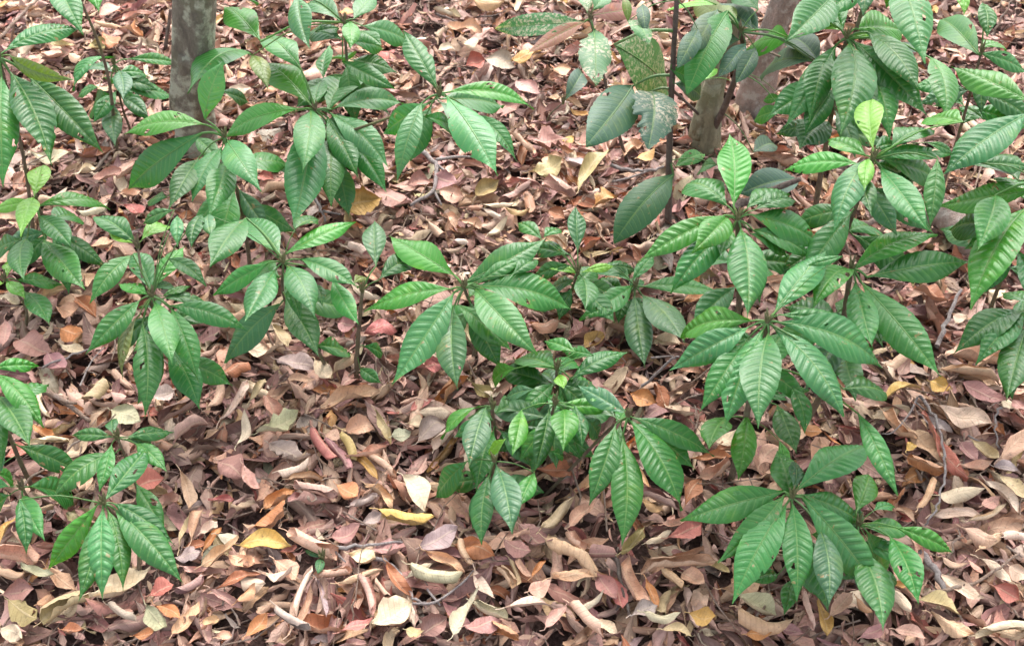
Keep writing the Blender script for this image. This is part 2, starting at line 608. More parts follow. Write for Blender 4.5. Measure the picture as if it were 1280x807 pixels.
def add_leaf(parent, origin, W, px, smooth_kind=False, stem=None, quilt=1.0):
    """px: base x y, tip x y, width (photo pixels), class, options"""
    bx, by, tx, ty, wpx, cls, opt = px
    LEAFN[0] += 1
    sd_ = LEAFN[0] * 13 + 5
    r_ = np.random.default_rng(sd_)
    kind = opt.get('k', 's' if smooth_kind else 'q')
    ratio = .42 if kind != 'q' else .37
    B = nearest(bx, by, W)
    att = W
    if np.linalg.norm(B - W) > .075 and stem is not None:
        dd = ray(bx, by)
        best = min(stem, key=lambda q: np.linalg.norm(np.cross(dd, q - CAM)) + .15 * np.linalg.norm(q - W))
        if np.linalg.norm(np.cross(dd, best - CAM)) < np.linalg.norm(B - W) - .015:
            B, att = nearest(bx, by, best), best
    if 'B' in opt:
        B = opt['B']
    if 'z' in opt:
        B = on_plane(bx, by, opt['z'])
    if B[2] < .02:
        B = on_plane(bx, by, .02)
    T = opt['T'] if 'T' in opt else choose_tip(B, tx, ty, wpx, ratio)
    if 't' in opt:
        T = on_plane(tx, ty, opt['t'])
    a = unit(T - B)
    L = np.linalg.norm(T - B)
    view = unit(CAM - (B + T) / 2)
    nrm = ZZ + view * ((.35 if kind == 'q' else 1.1) + .6 * abs(a[2]))
    nrm = unit(nrm - a * (nrm @ a))
    rol = math.radians(opt.get('r', r_.uniform(-14, 14)))
    S = np.cross(a, nrm)
    nrm = nrm * math.cos(rol) + S * math.sin(rol)
    S = np.cross(a, nrm)
    mid = (B + T) / 2
    p0, p1 = proj(mid), proj(mid + S * .01)
    ax = proj(T) - proj(B)
    ax = ax / (np.linalg.norm(ax) + 1e-9)
    dv = (p1 - p0) / .01
    vis = abs(dv[0] * ax[1] - dv[1] * ax[0])
    Wd = wpx / 2 / max(vis, 250)
    Wd = min(max(Wd, L * .13), L * .25) * .97
    att = att if np.linalg.norm(B - att) < .20 else None
    nv = int(max(7, min(16, round(L / .0105))))
    px_len = math.hypot(tx - bx, ty - by)
    arch = opt.get('a', r_.uniform(.05, .14))
    smooth = kind != 'q'
    V, F, uv, rib = leaf_geometry(B, T, nrm, Wd, arch, opt.get('f', r_.uniform(.02, .28)), nv, .05 if smooth else .21 * quilt * r_.uniform(.6, 1.3), sd_,
                             PROF_S if smooth else PROF, att, ragged=.34 if kind == 'j' else 0,
                             rows=4, cup=opt.get('c', r_.uniform(.12, .32)), twist=opt.get('w', r_.uniform(-.6, .6)))
    mat = M_SPECK if kind in 'jk' else (M_SMOOTH if smooth else M_LEAF)
    me = quad_mesh('leaf', V - B, F, mat, uv)
    o = link_obj('leaf', me, parent, B - origin)
    c = np.array(CLS[cls]) * r_.uniform(.85, 1.18) * np.array((r_.uniform(.85, 1.2), 1, r_.uniform(.85, 1.15)))
    o.color = (*[float(x) for x in c], 1)
    rm = quad_mesh('midrib', np.asarray(rib[0]) - B, rib[1], mat, np.full((len(rib[0]), 2), .5))
    ro = link_obj('midrib', rm, o)
    ro.color = o.color
    if cls == 'y':
        o['label'] = 'young yellow-green leaf'
    if cls == 'r':
        o['label'] = 'reddish brown dying leaf with a yellow midrib'
    if kind == 'k':
        o['label'] = 'leaf covered in pale specks'
    if kind == 'j':
        o['label'] = 'ragged chewed leaf with pale specks'
    return o


def parse(line):
    f = line.split()
    c, r = int(f[0][0]), int(f[0][1])
    b = tile(c, r, float(f[1]), float(f[2]))
    t = tile(c, r, float(f[3]), float(f[4]))
    opt = {}
    for x in f[7:]:
        opt[x[0]] = x[1:] if x[0] == 'k' else float(x[1:])
    return (*b, *t, float(f[5]) / 5.0, f[6], opt)


def plant(name, label, cat, whorls, group, smooth_kind=False, stem_mat=None, stem_r=.0042, quilt=1.0, under=0):
    """whorls: list of dict(at=(tile..), h=height or g=ground pixel, via=[...], leaves=text)"""
    stem_mat = stem_mat or M_STEM
    first = whorls[0]
    pts = []
    root = None
    for k, wv in enumerate(whorls):
        px, py = tile(*wv['at'])
        if 'g' in wv:
            gx, gy = tile(*wv['g'])
            G = on_plane(gx, gy, -.01)
            W = above(G, px, py)
            if 'up' in wv:
                W = on_plane(px, py, W[2] + wv['up'])
        else:
            W = on_plane(px, py, wv['h'])
            lean = wv.get('lean', (0.0, 0.0))
            G = np.array((W[0] + lean[0], W[1] + lean[1], -.012))
        if root is None:
            root = empty(name, (G[0], G[1], 0), label, cat, group)
            O = np.array((G[0], G[1], 0.0))
        start = G
        if 'from' in wv:
            start = pts[wv['from']] * np.array((1, 1, 1)) - ZZ * wv.get('drop', .12)
            start = np.maximum(start, (-9, -9, .01))
        pts.append(W)
        r_ = np.random.default_rng(k + len(label))
        via = [nearest(*tile(*v), (start * (1 - q) + W * q)) for v, q in wv.get('via', ())]
        if not via:
            m = (start + W) / 2 + np.array((r_.uniform(-.02, .02), r_.uniform(-.02, .02), 0))
            via = [m]
        path = smooth_path([start] + via + [W], 5)
        rad = np.linspace(wv.get('r', stem_r), wv.get('r', stem_r) * .6, len(path))
        link_obj('stem', tube_mesh('stem', path, rad, stem_mat, 8, .18, k, O), root)
        # terminal bud: a tuft of narrow scales at the shoot tip
        V, F = [], []
        for q in range(5):
            an = q * 1.257 + k
            tipv = W + np.array((math.cos(an) * .006, math.sin(an) * .006, .022 - .003 * q))
            tv, tf = tube([W - ZZ * .004, W + (tipv - W) * .5, tipv], [.0028, .0024, .0006], 5, 0, q)
            F += [tuple(i + len(V) for i in f) for f in tf]
            V += tv
        me = bpy.data.meshes.new('bud')
        me.from_pydata([tuple(v - O) for v in V], [], tri_fix(F))
        me.polygons.foreach_set('use_smooth', [True] * len(me.polygons))
        me.materials.append(M_GSTEM)
        link_obj('bud', me, root)
        for line in wv['leaves'].strip().splitlines():
            line = line.split('#')[0].strip()
            if line:
                add_leaf(root, O, W, parse(line), smooth_kind, path[4:], quilt)
        # the older whorl below, half hidden under the upper leaves
        nu_ = under if isinstance(under, int) else under[k]
        ru = np.random.default_rng(len(label) * 7 + k)
        for q in range(nu_):
            an = 2 * math.pi * (q + ru.uniform(-.3, .3)) / max(nu_, 1) + k
            nd = path[int(len(path) * ru.uniform(.62, .85))]
            Lq = ru.uniform(.085, .15) * min(1, .55 + W[2] * 1.6)
            el = ru.uniform(-.75, -.1)
            Tq = nd + Lq * np.array((math.cos(an) * math.cos(el), math.sin(an) * math.cos(el), math.sin(el)))
            Tq[2] = max(Tq[2], .03)
            Bq = nd + (Tq - nd) * .08
            b2, t2 = proj(Bq), proj(Tq)
            add_leaf(root, O, nd, (*b2, *t2, 1000 * Lq * .36 * FPX / np.linalg.norm(Tq - CAM) / 1000, 'dmmg'[q % 4], {'B': Bq, 'T': Tq}), smooth_kind, None, quilt)
    return root

# ------------------------------------------------------------------ saplings and shrubs
SAP = 'broad-leaved saplings growing out of the leaf litter'
plant('sapling', 'sapling cut by the left edge at the top with large dark drooping quilted leaves', 'sapling', [dict(at=(0, 0, -5, 360), h=.40, lean=(-.05, .0), leaves='''
00 10 480 20 1180 200 m
00 60 345 460 500 70 o r55 a.14
00 60 450 325 1035 250 d
00 180 480 650 960 215 d
00 15 330 520 185 125 m a.10
''')], SAP, quilt=1.3, under=5)
plant('sapling', 'sapling above the top edge showing only two hanging leaf tips beside the grey twig', 'sapling', [dict(at=(0, 0, 420, -190), h=.42, leaves='''
00 350 -110 520 220 190 m
00 560 -120 620 82 130 b
''')], SAP)
plant('seedling', 'small dull seedling left of the lichened tree trunk with narrow grey-green leaves', 'seedling', [dict(at=(0, 0, 715, 400), h=.17, r=.003, leaves='''
00 800 370 1115 400 75 m a.12
00 790 490 910 495 70 d
00 620 545 485 610 60 m
00 790 560 1090 610 105 m a.10
00 710 365 455 570 95 m a.20 r30
00 740 440 770 625 125 g
00 690 590 580 740 110 m
00 760 610 925 725 90 g
00 705 650 720 910 130 g
''')], SAP, under=7)
plant('sapling', 'sapling with pale grey-green leaves standing in front of the lichened tree trunk', 'sapling', [dict(at=(1, 1, 125, 55), h=.30, leaves='''
01 1240 190 1050 520 160 d
11 140 200 20 560 190 d
01 1040 430 925 470 80 d
10 0 745 120 375 165 p t.42
10 285 340 -105 590 170 m a.16 r20 z.20 t.24
01 1290 -20 775 40 140 b
01 1265 30 800 385 225 p
11 110 120 -80 460 150 p
11 140 80 355 400 200 p
''')], SAP, under=8, quilt=.6)
plant('sapling', 'pale branching sapling at upper left centre with one side shoot reaching right', 'sapling', [
    dict(at=(1, 0, 690, 690), g=(1, 1, 870, 560), via=[((1, 1, 868, 330), .4)], leaves='''
10 690 660 740 500 120 d
10 600 430 385 240 190 m
10 500 730 350 760 70 m
11 800 20 790 500 190 d
10 760 730 960 1110 165 m
11 900 60 1140 410 150 m
11 -60 60 100 220 110 d
10 660 655 355 395 190 b
10 610 680 110 870 150 b a.12
10 680 730 550 1430 270 p
10 770 690 1000 475 180 m
10 790 685 1240 650 140 p a.14
10 770 700 1150 1050 165 p
10 660 690 610 1080 210 p
'''),
    dict(at=(2, 0, 185, 590), h=.42, **{'from': 0}, drop=.07, via=[((2, 0, 60, 670), .6)], r=.003, leaves='''
20 400 720 670 1010 110 m
20 100 730 330 850 110 m
20 175 560 -40 195 165 m
20 80 640 -80 1140 150 p
20 220 580 775 685 110 b a.16
20 230 600 550 1100 245 p
''')], SAP, under=(9, 4), quilt=.6, stem_mat=M_GSTEM)
plant('sapling', 'sapling at the top edge behind the pale branching one with bluish drooping leaves', 'sapling', [dict(at=(1, 0, 870, 140), h=.36, leaves='''
10 690 200 840 180 70 d
10 860 390 1190 560 130 d
10 740 490 785 285 110 p
10 290 350 395 560 120 o
10 100 570 275 640 85 d
10 350 260 125 45 185 b
10 190 -40 325 40 85 g
10 945 190 1110 290 85 d
10 590 -30 655 305 165 p
10 850 140 630 25 120 p
10 930 120 1070 -30 115 m
10 980 160 1290 275 130 p a.10
10 900 140 910 310 120 b
''')], SAP, under=8, quilt=.6)
plant('seedling', 'seedling at the left edge with a yellow-green top above one long arching leaf', 'seedling', [dict(at=(0, 1, 228, 470), h=.20, leaves='''
01 130 700 -60 900 140 d
01 170 690 150 955 165 d
01 280 700 530 1010 215 d
01 240 550 450 750 150 m
01 240 490 690 510 105 b a.16
01 220 460 -60 520 80 y
01 215 430 265 235 150 y
01 220 440 130 680 145 y
''')], SAP, under=6)
plant('seedling', 'tiny seedling low at the left edge with pale yellow young leaves', 'seedling', [dict(at=(0, 2, 30, 145), h=.12, r=.0028, leaves='''
02 20 170 -50 240 60 y
02 150 220 310 435 145 d
02 115 150 385 180 100 m
02 45 125 115 15 85 y
02 40 160 160 270 90 y
''')], SAP)
plant('sapling', 'sapling at left with a ring of glossy quilted leaves around a yellow budding tip', 'sapling', [
    dict(at=(0, 2, 950, 250), h=.26, leaves='''
01 1270 540 1195 745 115 d
01 1110 550 1110 745 90 g
01 1090 510 895 600 85 d
02 1050 20 1290 190 110 d
02 970 200 1080 190 90 g
02 830 -10 560 300 140 d
02 890 420 905 1010 190 d
02 870 370 770 770 75 o r50
02 960 240 840 -20 160 p
02 970 200 1155 -60 120 b a.10
02 920 240 740 180 90 b
02 1010 265 1300 300 85 m a.10
02 1060 310 1555 470 140 m a.12
02 1070 330 1240 790 170 m
02 1020 250 1190 190 55 b
02 880 270 535 612 150 m
02 960 290 1075 680 190 p
'''),
    dict(at=(0, 1, 860, 740), h=.31, **{'from': 0}, drop=.05, r=.003, leaves='''
01 850 725 585 565 145 d
01 850 720 680 660 75 y
01 880 705 1075 630 85 y a.2
''')], SAP, under=(7, 0))
plant('sapling', 'sapling on a leaning brown stem with broad pale leaves left of the bare-stemmed sapling', 'sapling', [dict(at=(1, 2, 490, 40), g=(1, 2, 800, 790), via=[((1, 2, 690, 560), .35), ((1, 2, 500, 270), .75)], leaves='''
11 260 560 30 870 200 d
11 20 540 40 680 100 g
11 560 640 715 575 115 d
12 490 100 600 410 95 d
12 690 180 735 315 75 d
12 800 150 965 430 140 m
12 700 560 925 620 120 d
11 470 790 255 565 190 p
11 500 790 945 590 125 b
12 600 20 960 200 150 m
12 400 40 55 245 140 m
12 440 90 250 412 190 p
12 510 60 692 392 190 p
''')], SAP, under=5, quilt=.6, stem_r=.0036)
plant('sapling', 'sapling with a bare straight brown stem and few small leaves near the centre', 'sapling', [dict(at=(1, 2, 985, 215), g=(1, 2, 945, 820), via=[((1, 2, 955, 560), .4)], leaves='''
12 930 170 1010 140 60 o
12 1000 560 1110 620 75 m
12 970 700 1105 795 90 d
12 1085 150 1335 15 125 d
11 1070 860 1060 580 155 g
''')], SAP, stem_r=.0045)
plant('sapling', 'sapling at the picture centre with eight wide spreading bright leaves in one whorl', 'sapling', [dict(at=(2, 2, 340, 200), h=.22, lean=(.0, .03), leaves='''
22 640 120 800 20 100 d
22 410 180 720 15 90 m
22 300 300 640 595 150 d
22 340 170 850 -110 190 m
22 280 120 -130 -125 200 b
22 260 205 -285 350 150 b a.10
22 400 190 1010 335 215 m
22 275 230 -110 805 225 p
22 275 320 300 835 205 g
22 410 205 800 620 235 p
''')], SAP, under=5)
plant('seedling', 'seedling right of the central whorl with one upright bluish leaf and yellow young leaves', 'seedling', [dict(at=(2, 2, 1050, 105), h=.14, r=.003, leaves='''
21 830 700 675 595 95 m
21 840 680 950 640 75 m
21 1000 790 775 750 115 d
22 1000 60 770 135 95 d
22 1020 150 850 265 120 g
22 1080 130 1095 345 155 d
22 1050 110 835 75 60 y a.1
22 1080 100 1280 65 65 y a.16
21 1050 770 1040 485 120 g
''')], SAP, under=6)
plant('seedling', 'seedling with dark bluish hanging leaves on a curved stem left of the large glossy sapling', 'seedling', [dict(at=(3, 2, 130, 192), g=(3, 2, 5, 420), via=[((3, 2, 40, 310), .5)], r=.0026, leaves='''
32 -20 60 130 95 75 d
32 100 160 -140 80 120 m
32 110 160 250 -10 95 m
32 170 190 690 240 110 m
32 125 250 190 700 185 g
32 170 240 440 545 200 g
32 120 185 -220 400 170 m
''')], SAP, under=6)
plant('sapling', 'low bushy sapling below the centre with dark hanging leaves and chewed yellowish shoots', 'sapling', [
    dict(at=(2, 2, 920, 700), h=.15, leaves='''
22 1040 600 840 530 95 m
22 1150 620 960 600 85 m
22 1010 770 1370 600 120 m
22 660 700 530 810 110 b
22 910 700 655 650 165 m
22 930 740 965 830 90 y
'''),
    dict(at=(2, 3, 910, 120), h=.17, leaves='''
23 1030 130 1080 400 110 d
23 780 30 590 95 90 g
23 880 420 960 460 80 d
23 1090 200 1170 330 110 g
23 700 160 640 445 130 b
23 870 160 780 545 135 d
23 960 160 960 425 185 b a.14
23 920 130 1290 145 110 b a.10
'''),
    dict(at=(2, 3, 520, 140), h=.16, r=.0028, leaves='''
23 440 140 200 345 85 b r40
23 480 140 370 522 175 g
'''),
    dict(at=(2, 3, 530, 480), h=.13, r=.0028, leaves='''
23 780 550 680 775 120 m
23 600 340 480 440 75 y
23 360 480 160 712 155 d
23 500 560 450 1005 150 d
23 540 500 640 935 190 g
'''),
    dict(at=(3, 3, 85, 200), h=.20, via=[((3, 3, -40, 290), .5)], lean=(-.12, .02), r=.003, leaves='''
33 90 190 -230 5 130 g
33 110 205 625 450 150 m
23 1290 250 1120 762 180 d
33 50 330 45 1015 205 d
33 95 225 420 790 230 m
''')], SAP, under=(10, 11, 5, 5, 4))
plant('sapling', 'largest sapling right of centre with glossy pale quilted leaves in three whorls', 'sapling', [
    dict(at=(3, 1, 770, 570), h=.40, lean=(.02, .04), r=.006, leaves='''
31 830 500 1090 420 140 d
31 700 480 435 370 195 d
31 880 510 1135 460 120 d
31 740 640 660 800 110 d
31 850 660 1080 810 110 d
31 870 640 1225 805 140 m
31 735 620 350 1035 195 m
31 690 545 145 835 165 b
31 700 560 475 790 195 b
31 745 490 720 38 218 b
31 850 540 1300 735 185 m
31 790 630 830 1195 262 p
'''),
    dict(at=(4, 2, 200, 75), h=.36, lean=(.0, .03), r=.006, leaves='''
42 150 600 230 900 185 d
42 0 400 180 440 110 d
42 230 170 335 590 200 m
42 260 160 760 755 245 m
42 205 90 740 -130 160 b
42 300 130 945 35 190 m
42 205 95 -45 335 190 b a.18
'''),
    dict(at=(3, 2, 955, 412), h=.38, lean=(.0, .03), r=.006, leaves='''
33 1020 130 1140 435 165 d
33 1100 20 1190 310 120 d
33 1030 350 1075 555 70 b
42 150 0 -80 60 60 m
32 830 520 530 975 190 d
33 830 180 770 612 165 b
33 700 210 590 405 190 b
43 150 30 425 80 150 d
43 240 180 490 695 150 m
32 1030 365 1460 400 110 d
32 850 405 420 515 185 b a.16
32 1000 355 1325 -35 215 p
32 845 440 345 712 190 p
32 1010 460 1430 1005 215 p
32 930 460 690 1075 225 p
32 1040 415 1675 700 240 p
32 965 480 900 1075 270 p
''')], SAP, quilt=1.3, under=(5, 6, 7))
plant('sapling', 'front right sapling low over the litter with long drooping glossy leaves', 'sapling', [
    dict(at=(3, 3, 1110, 705), h=.20, leaves='''
34 1020 390 835 440 110 m
34 1120 410 1060 645 115 m
34 1130 420 1290 500 90 m
43 -100 690 260 860 180 d
44 0 100 60 585 190 g
33 1060 690 645 1115 190 m
33 1120 670 1120 482 100 g
33 1110 740 1140 1370 195 m
33 1060 670 415 855 225 m
43 -140 660 315 388 245 p
33 1080 740 735 1375 250 p
44 -105 -95 365 490 255 p
'''),
    dict(at=(4, 4, 245, 75), h=.15, r=.003, leaves='''
44 380 400 480 450 90 d
43 340 790 470 770 75 m
44 230 220 400 752 225 p
44 440 150 622 575 185 m
44 470 90 835 252 120 b
44 300 120 400 395 195 m
43 230 800 310 560 185 b
44 270 90 575 130 125 m
''')], SAP, quilt=1.3, under=(5, 5))
plant('sapling', 'bottom left sapling with six drooping quilted leaves hanging over a cream dry leaf', 'sapling', [
    dict(at=(0, 3, 650, 745), h=.20, leaves='''
04 120 -80 165 275 100 d
03 645 770 490 1360 145 d
03 670 780 770 1290 150 d
03 700 740 1095 1010 150 d a.12
03 655 725 925 390 175 m
03 610 750 300 1160 160 b
03 720 780 1140 1240 225 m
03 640 780 640 1345 180 p
''')], SAP, quilt=1.3)
plant('seedling', 'seedling just behind the bottom left sapling with small flat dark leaves', 'seedling', [dict(at=(0, 3, 735, 335), h=.17, r=.003, leaves='''
03 700 370 620 670 110 m
03 710 310 705 215 85 d
03 700 330 450 320 90 d
03 790 330 1090 300 95 d
03 770 350 960 405 90 g
03 850 370 1050 555 125 m
''')], SAP, under=2)
plant('seedling', 'seedling at the left edge low down with two pale oval leaves on a trailing stem', 'seedling', [dict(at=(0, 3, 140, 650), h=.13, r=.003, lean=(-.03, .05), leaves='''
03 60 690 -40 800 100 d
03 60 640 -60 620 80 m
03 140 700 285 985 165 m
03 170 640 460 755 165 m
''')], SAP)
plant('sapling', 'sapling mostly beyond the left edge with dark glossy folded leaves at mid height', 'sapling', [dict(at=(0, 3, -60, 20), h=.24, leaves='''
03 -30 100 10 530 130 d
03 -30 560 85 640 80 m
03 -20 70 190 395 215 d
02 -20 740 275 1075 165 b
02 -40 700 240 690 95 b a.08
''')], SAP, quilt=1.3, under=4)
plant('sapling', 'tall sapling at top right with big hanging pale leaves above the yellow-green shoot', 'sapling', [
    dict(at=(4, 0, 170, 240), h=.45, lean=(.03, .06), r=.006, leaves='''
40 230 330 330 800 220 d
40 60 330 -60 760 190 d
40 300 200 620 560 190 d
40 90 150 -120 40 180 d
41 50 -40 -125 135 200 d
40 150 200 90 10 160 m
40 260 420 440 870 210 m
40 185 270 130 850 290 m
40 110 280 -220 810 195 m
40 210 255 690 740 215 m
40 220 180 530 200 165 b
40 200 230 402 240 75 y
40 160 200 10 150 70 y
40 690 360 790 745 190 b
'''),
    dict(at=(4, 0, 380, -330), h=.62, **{'from': 0}, drop=.1, leaves='''
40 90 -40 -220 268 245 p
40 510 -110 660 402 280 p
40 860 -60 905 105 85 y
''')], SAP, under=(9, 5))
plant('sapling', 'sapling under the tall top right one with an upright lime young leaf', 'sapling', [
    dict(at=(4, 1, 335, 195), h=.49, lean=(-.01, .05), r=.005, leaves='''
41 420 300 560 520 170 d
41 250 300 330 560 150 d
41 450 120 720 30 150 d
41 340 130 480 120 110 d
41 290 170 55 75 130 b
41 340 220 525 335 110 m
41 740 190 690 635 130 d
40 900 760 660 750 140 b
41 670 90 835 160 65 m
41 370 180 835 170 120 m
41 310 210 95 655 200 p
41 380 250 680 645 195 m
41 370 190 740 325 180 p
41 250 225 -225 268 140 b a.12
41 335 130 330 -178 195 y
41 305 195 280 395 110 y
''')], SAP, under=9)
plant('sapling', 'sapling at the right edge with broad bright corrugated leaves pointing left', 'sapling', [
    dict(at=(4, 1, 1380, 340), h=.42, lean=(.03, .06), leaves='''
41 1250 330 900 150 200 d
41 1250 620 820 640 200 d
41 1010 220 1320 250 110 m
41 1100 420 990 765 240 m
40 1320 640 830 420 190 b
41 1330 390 745 492 195 b a.06
41 1310 -90 770 295 250 p
41 1310 490 945 1135 290 b
'''),
    dict(at=(4, 0, 1015, 325), h=.40, r=.004, leaves='''
40 1090 600 1175 745 110 m
40 1030 750 870 670 75 m
40 1020 20 1050 240 120 m
40 1010 300 1165 320 120 b
40 1000 330 1300 460 110 m a.12
40 1000 345 760 125 200 m ks
''')], SAP, quilt=1.3, under=(8, 7))
plant('sapling', 'sapling at the right edge lower down with olive and dark hanging leaves', 'sapling', [dict(at=(4, 2, 1310, 350), h=.22, lean=(.03, .02), leaves='''
42 1300 430 1170 910 240 d
42 1280 340 838 612 195 d
42 1310 300 1140 230 85 m
42 1285 360 975 682 190 m
''')], SAP, under=6)
# the smooth leaved, insect-eaten shrub with two dark stems
SHR = plant('shrub', 'dark stemmed shrub at the top with smooth chewed leaves and a reddish dying leaf', 'shrub', [
    dict(at=(3, 0, 390, 0), g=(3, 1, 335, 640), via=[((3, 1, 345, 100), .4), ((3, 0, 362, 470), .7)], r=.0072, leaves='''
30 520 180 395 425 130 s
30 370 520 535 600 120 s
30 350 430 490 500 100 m
31 380 240 560 165 95 m
31 640 230 530 290 110 g
31 370 295 -5 722 240 g ks
30 640 30 325 65 45 y r35
30 110 540 -180 915 290 s
30 220 575 210 935 330 s kj
30 170 30 195 200 90 s
30 60 -20 85 135 60 o
30 90 130 215 280 120 g kj
30 0 280 335 575 340 g kk
'''),
    dict(at=(2, 0, 1130, 120), h=.36, lean=(.10, .04), r=.004, leaves='''
20 1110 80 1060 -40 100 g kk
20 1150 60 1230 -40 120 g
20 1150 190 1160 540 230 g kj
20 1130 100 1460 60 115 r a.06
20 1095 135 740 330 105 r a.05
20 1090 140 538 182 150 g kk a.06
'''),
    dict(at=(3, 0, 790, 200), g=(3, 1, 560, 120), up=.14, via=[((3, 0, 700, 640), .4), ((3, 0, 800, 330), .75)], r=.008, leaves='''
30 860 180 640 20 170 s
30 900 60 760 -60 170 g
30 700 120 500 10 150 o
30 640 60 480 330 170 s
30 780 250 560 330 150 s
30 880 300 760 520 120 s
30 820 270 650 485 120 s
30 900 190 755 50 130 s
30 760 150 600 75 130 o
30 560 500 640 430 60 y
30 1240 380 915 475 225 s
30 1280 390 1080 250 160 s
40 640 330 490 280 150 s
31 1160 320 785 410 190 s
31 870 150 1005 105 130 s
30 1050 690 875 752 100 m
30 1050 610 935 625 60 m
30 1100 240 818 318 170 b
30 710 70 452 592 240 m
''')], None, smooth_kind=True, stem_mat=M_DARKSTEM)
SHR_O = np.array(SHR.location)
for pts, r in (([(3, 0, 360, 560, .2), (3, 0, 470, 660, .14), (3, 0, 600, 790, .05)], .0035),
               ([(3, 0, 960, 325, .34), (3, 0, 1060, 362, .34), (3, 0, 1230, 385, .34), (4, 0, 110, 392, .34)], .0022)):
    path = smooth_path([on_plane(*tile(*p[:4]), p[4]) for p in pts], 5)
    link_obj('branch', tube_mesh('branch', path, np.linspace(r, r * .7, len(path)), M_DARKSTEM if r > .003 else M_TWIG, 7, .2, 3, SHR_O), SHR)
plant('seedling', 'single dark curled leaf on a thin upright stem left of the chewed shrub', 'seedling', [dict(at=(2, 0, 960, 640), g=(2, 0, 850, 800), r=.0024, leaves='''
20 970 630 1075 455 120 s a.2
''')], None, smooth_kind=True)
plant('seedling', 'tiny sprout with three dark leaflets on a tan dry leaf at lower left', 'seedling', [dict(at=(1, 4, 735, 285), h=.035, r=.0012, leaves='''
14 730 280 625 240 42 g
14 740 270 800 245 34 g
14 725 290 705 385 62 g
''')], None, smooth_kind=True)


# ------------------------------------------------------------------ trees
def trunk_mesh(name, path, rads, mat, seed, origin, sides=30, lump=.16):
    r_ = np.random.default_rng(seed)
    pts = smooth_path(path, 10)
    rad = np.interp(np.linspace(0, 1, len(pts)), np.linspace(0, 1, len(rads)), rads)
    V, F = tube(pts, rad, sides, 0, seed)
    V = np.array(V)
    n = len(pts)
    f1, f2 = r_.uniform(0, 6, 2)
    for i in range(n):
        for k in range(sides):
            q = 2 * math.pi * k / sides
            s = 1 + lump * (.5 * math.sin(3 * q + f1 + i * .13) + .4 * math.sin(5 * q - i * .21 + f2) + .5 * (r_.random() - .5))
            V[i * sides + k] = pts[i] + (V[i * sides + k] - pts[i]) * s
    me = bpy.data.meshes.new(name)
    me.from_pydata([tuple(v) for v in V - origin], [], tri_fix(F))
    me.polygons.foreach_set('use_smooth', [True] * len(me.polygons))
    me.materials.append(mat)
    me.update()
    return me


def tree(label, base, mids, rads, mat, seed, top=3.4, cat='tree', sticks=()):
    G = on_plane(*base, -.03)
    pts = [G] + [above(G, *m) for m in mids]
    d = unit(pts[-1] - pts[-2])
    pts.append(pts[-1] + d * max(.2, (top - pts[-1][2]) / max(d[2], .3)))
    O = np.array((G[0], G[1], 0))
    root = empty('tree', O, label, cat)
    link_obj('trunk', trunk_mesh('trunk', pts, rads, mat, seed, O), root)
    for k, (poly, r) in enumerate(sticks):
        gp = on_plane(*poly[0], -.01)
        pp = smooth_path([gp] + [above(gp, *q) for q in poly[1:]], 5)
        link_obj('shoot', tube_mesh('shoot', pp, np.linspace(r, r * .7, len(pp)), M_DARKSTEM, 7, .2, k, O), root)
    return root


tree('thick grey-brown tree trunk with pale lichen at the upper left', (243, 200), [(241, 120), (242, 60), (244, 0)],
     [.048, .035, .040, .042, .044], M_BARK, 3, sticks=[([(217, 128), (219, 60), (222, 10)], .0075), ([(205, 72), (211, 30), (213, 12)], .005)])
tree('pale olive-grey tree trunk between the two dark shrub stems', (882, 205), [(886, 150), (893, 100), (914, 30)],
     [.036, .026, .022, .021, .021], M_PALEBARK, 5)
tree('leaning pinkish grey tree trunk right of the dark stems at the top', (936, 152), [(947, 105), (968, 40), (990, -20)],
     [.045, .036, .030, .028, .028], M_PINKBARK, 8)


# ------------------------------------------------------------------ fallen sticks and twigs
def stick(label, px, r, mat, sub=(), seed=1, cat='twig', name='twig'):
    """px: (tile.., height) along the stick"""
    P = [on_plane(*tile(*p[:4]), p[4]) for p in px]
    pts = smooth_path(P, 5)
    O = pts[0] * np.array((1, 1, 0))
    root = empty(name, O, label, cat)
    tag(root, group='fallen twigs on the litter') if name == 'twig' else None
    r_ = np.random.default_rng(seed)
    L = sum(np.linalg.norm(pts[i + 1] - pts[i]) for i in range(len(pts) - 1))
    pts = [p + r_.normal(0, .0016, 3) for p in pts]
    link_obj('shaft', tube_mesh('shaft', pts, np.linspace(r, r * .55, len(pts)), mat, 7, .3, seed, O), root)
    for s in sub:
        Q = smooth_path([on_plane(*tile(*p[:4]), p[4]) for p in s], 4)
        link_obj('side_twig', tube_mesh('side_twig', Q, np.linspace(r * .7, r * .35, len(Q)), mat, 6, .3, seed + 1, O), root)
    return root


stick('long tan twig slanting across the top left corner', [(0, 0, -30, 280, .10), (0, 0, 100, 130, .10), (0, 0, 250, -15, .10)], .0045, M_TWIG, [[(0, 0, 70, 260, .03), (0, 0, 85, 170, .08), (0, 0, 90, 110, .10)]], 2)
stick('thin grey twig running from the left edge seedling up to the small dark seedling', [(0, 3, 130, 640, .10), (0, 3, 330, 470, .05), (0, 3, 540, 330, .05), (0, 3, 720, 200, .06)], .0022, M_TWIG, (), 3)
stick('thick brown forked twig on litter left of the pale green leaf', [(0, 3, 210, 30, .03), (0, 3, 360, 80, .035), (0, 3, 560, 225, .03)], .0065, M_TWIG, [[(0, 3, 340, 70, .03), (0, 3, 420, 110, .045), (0, 3, 480, 120, .04)]], 4)
stick('pale slender twig below the left whorled sapling', [(0, 2, 270, 690, .04), (0, 2, 500, 600, .045), (0, 2, 720, 510, .05)], .0024, M_GREYTWIG, [[(0, 2, 500, 810, .04), (0, 2, 570, 660, .05), (0, 2, 650, 570, .05)]], 5)
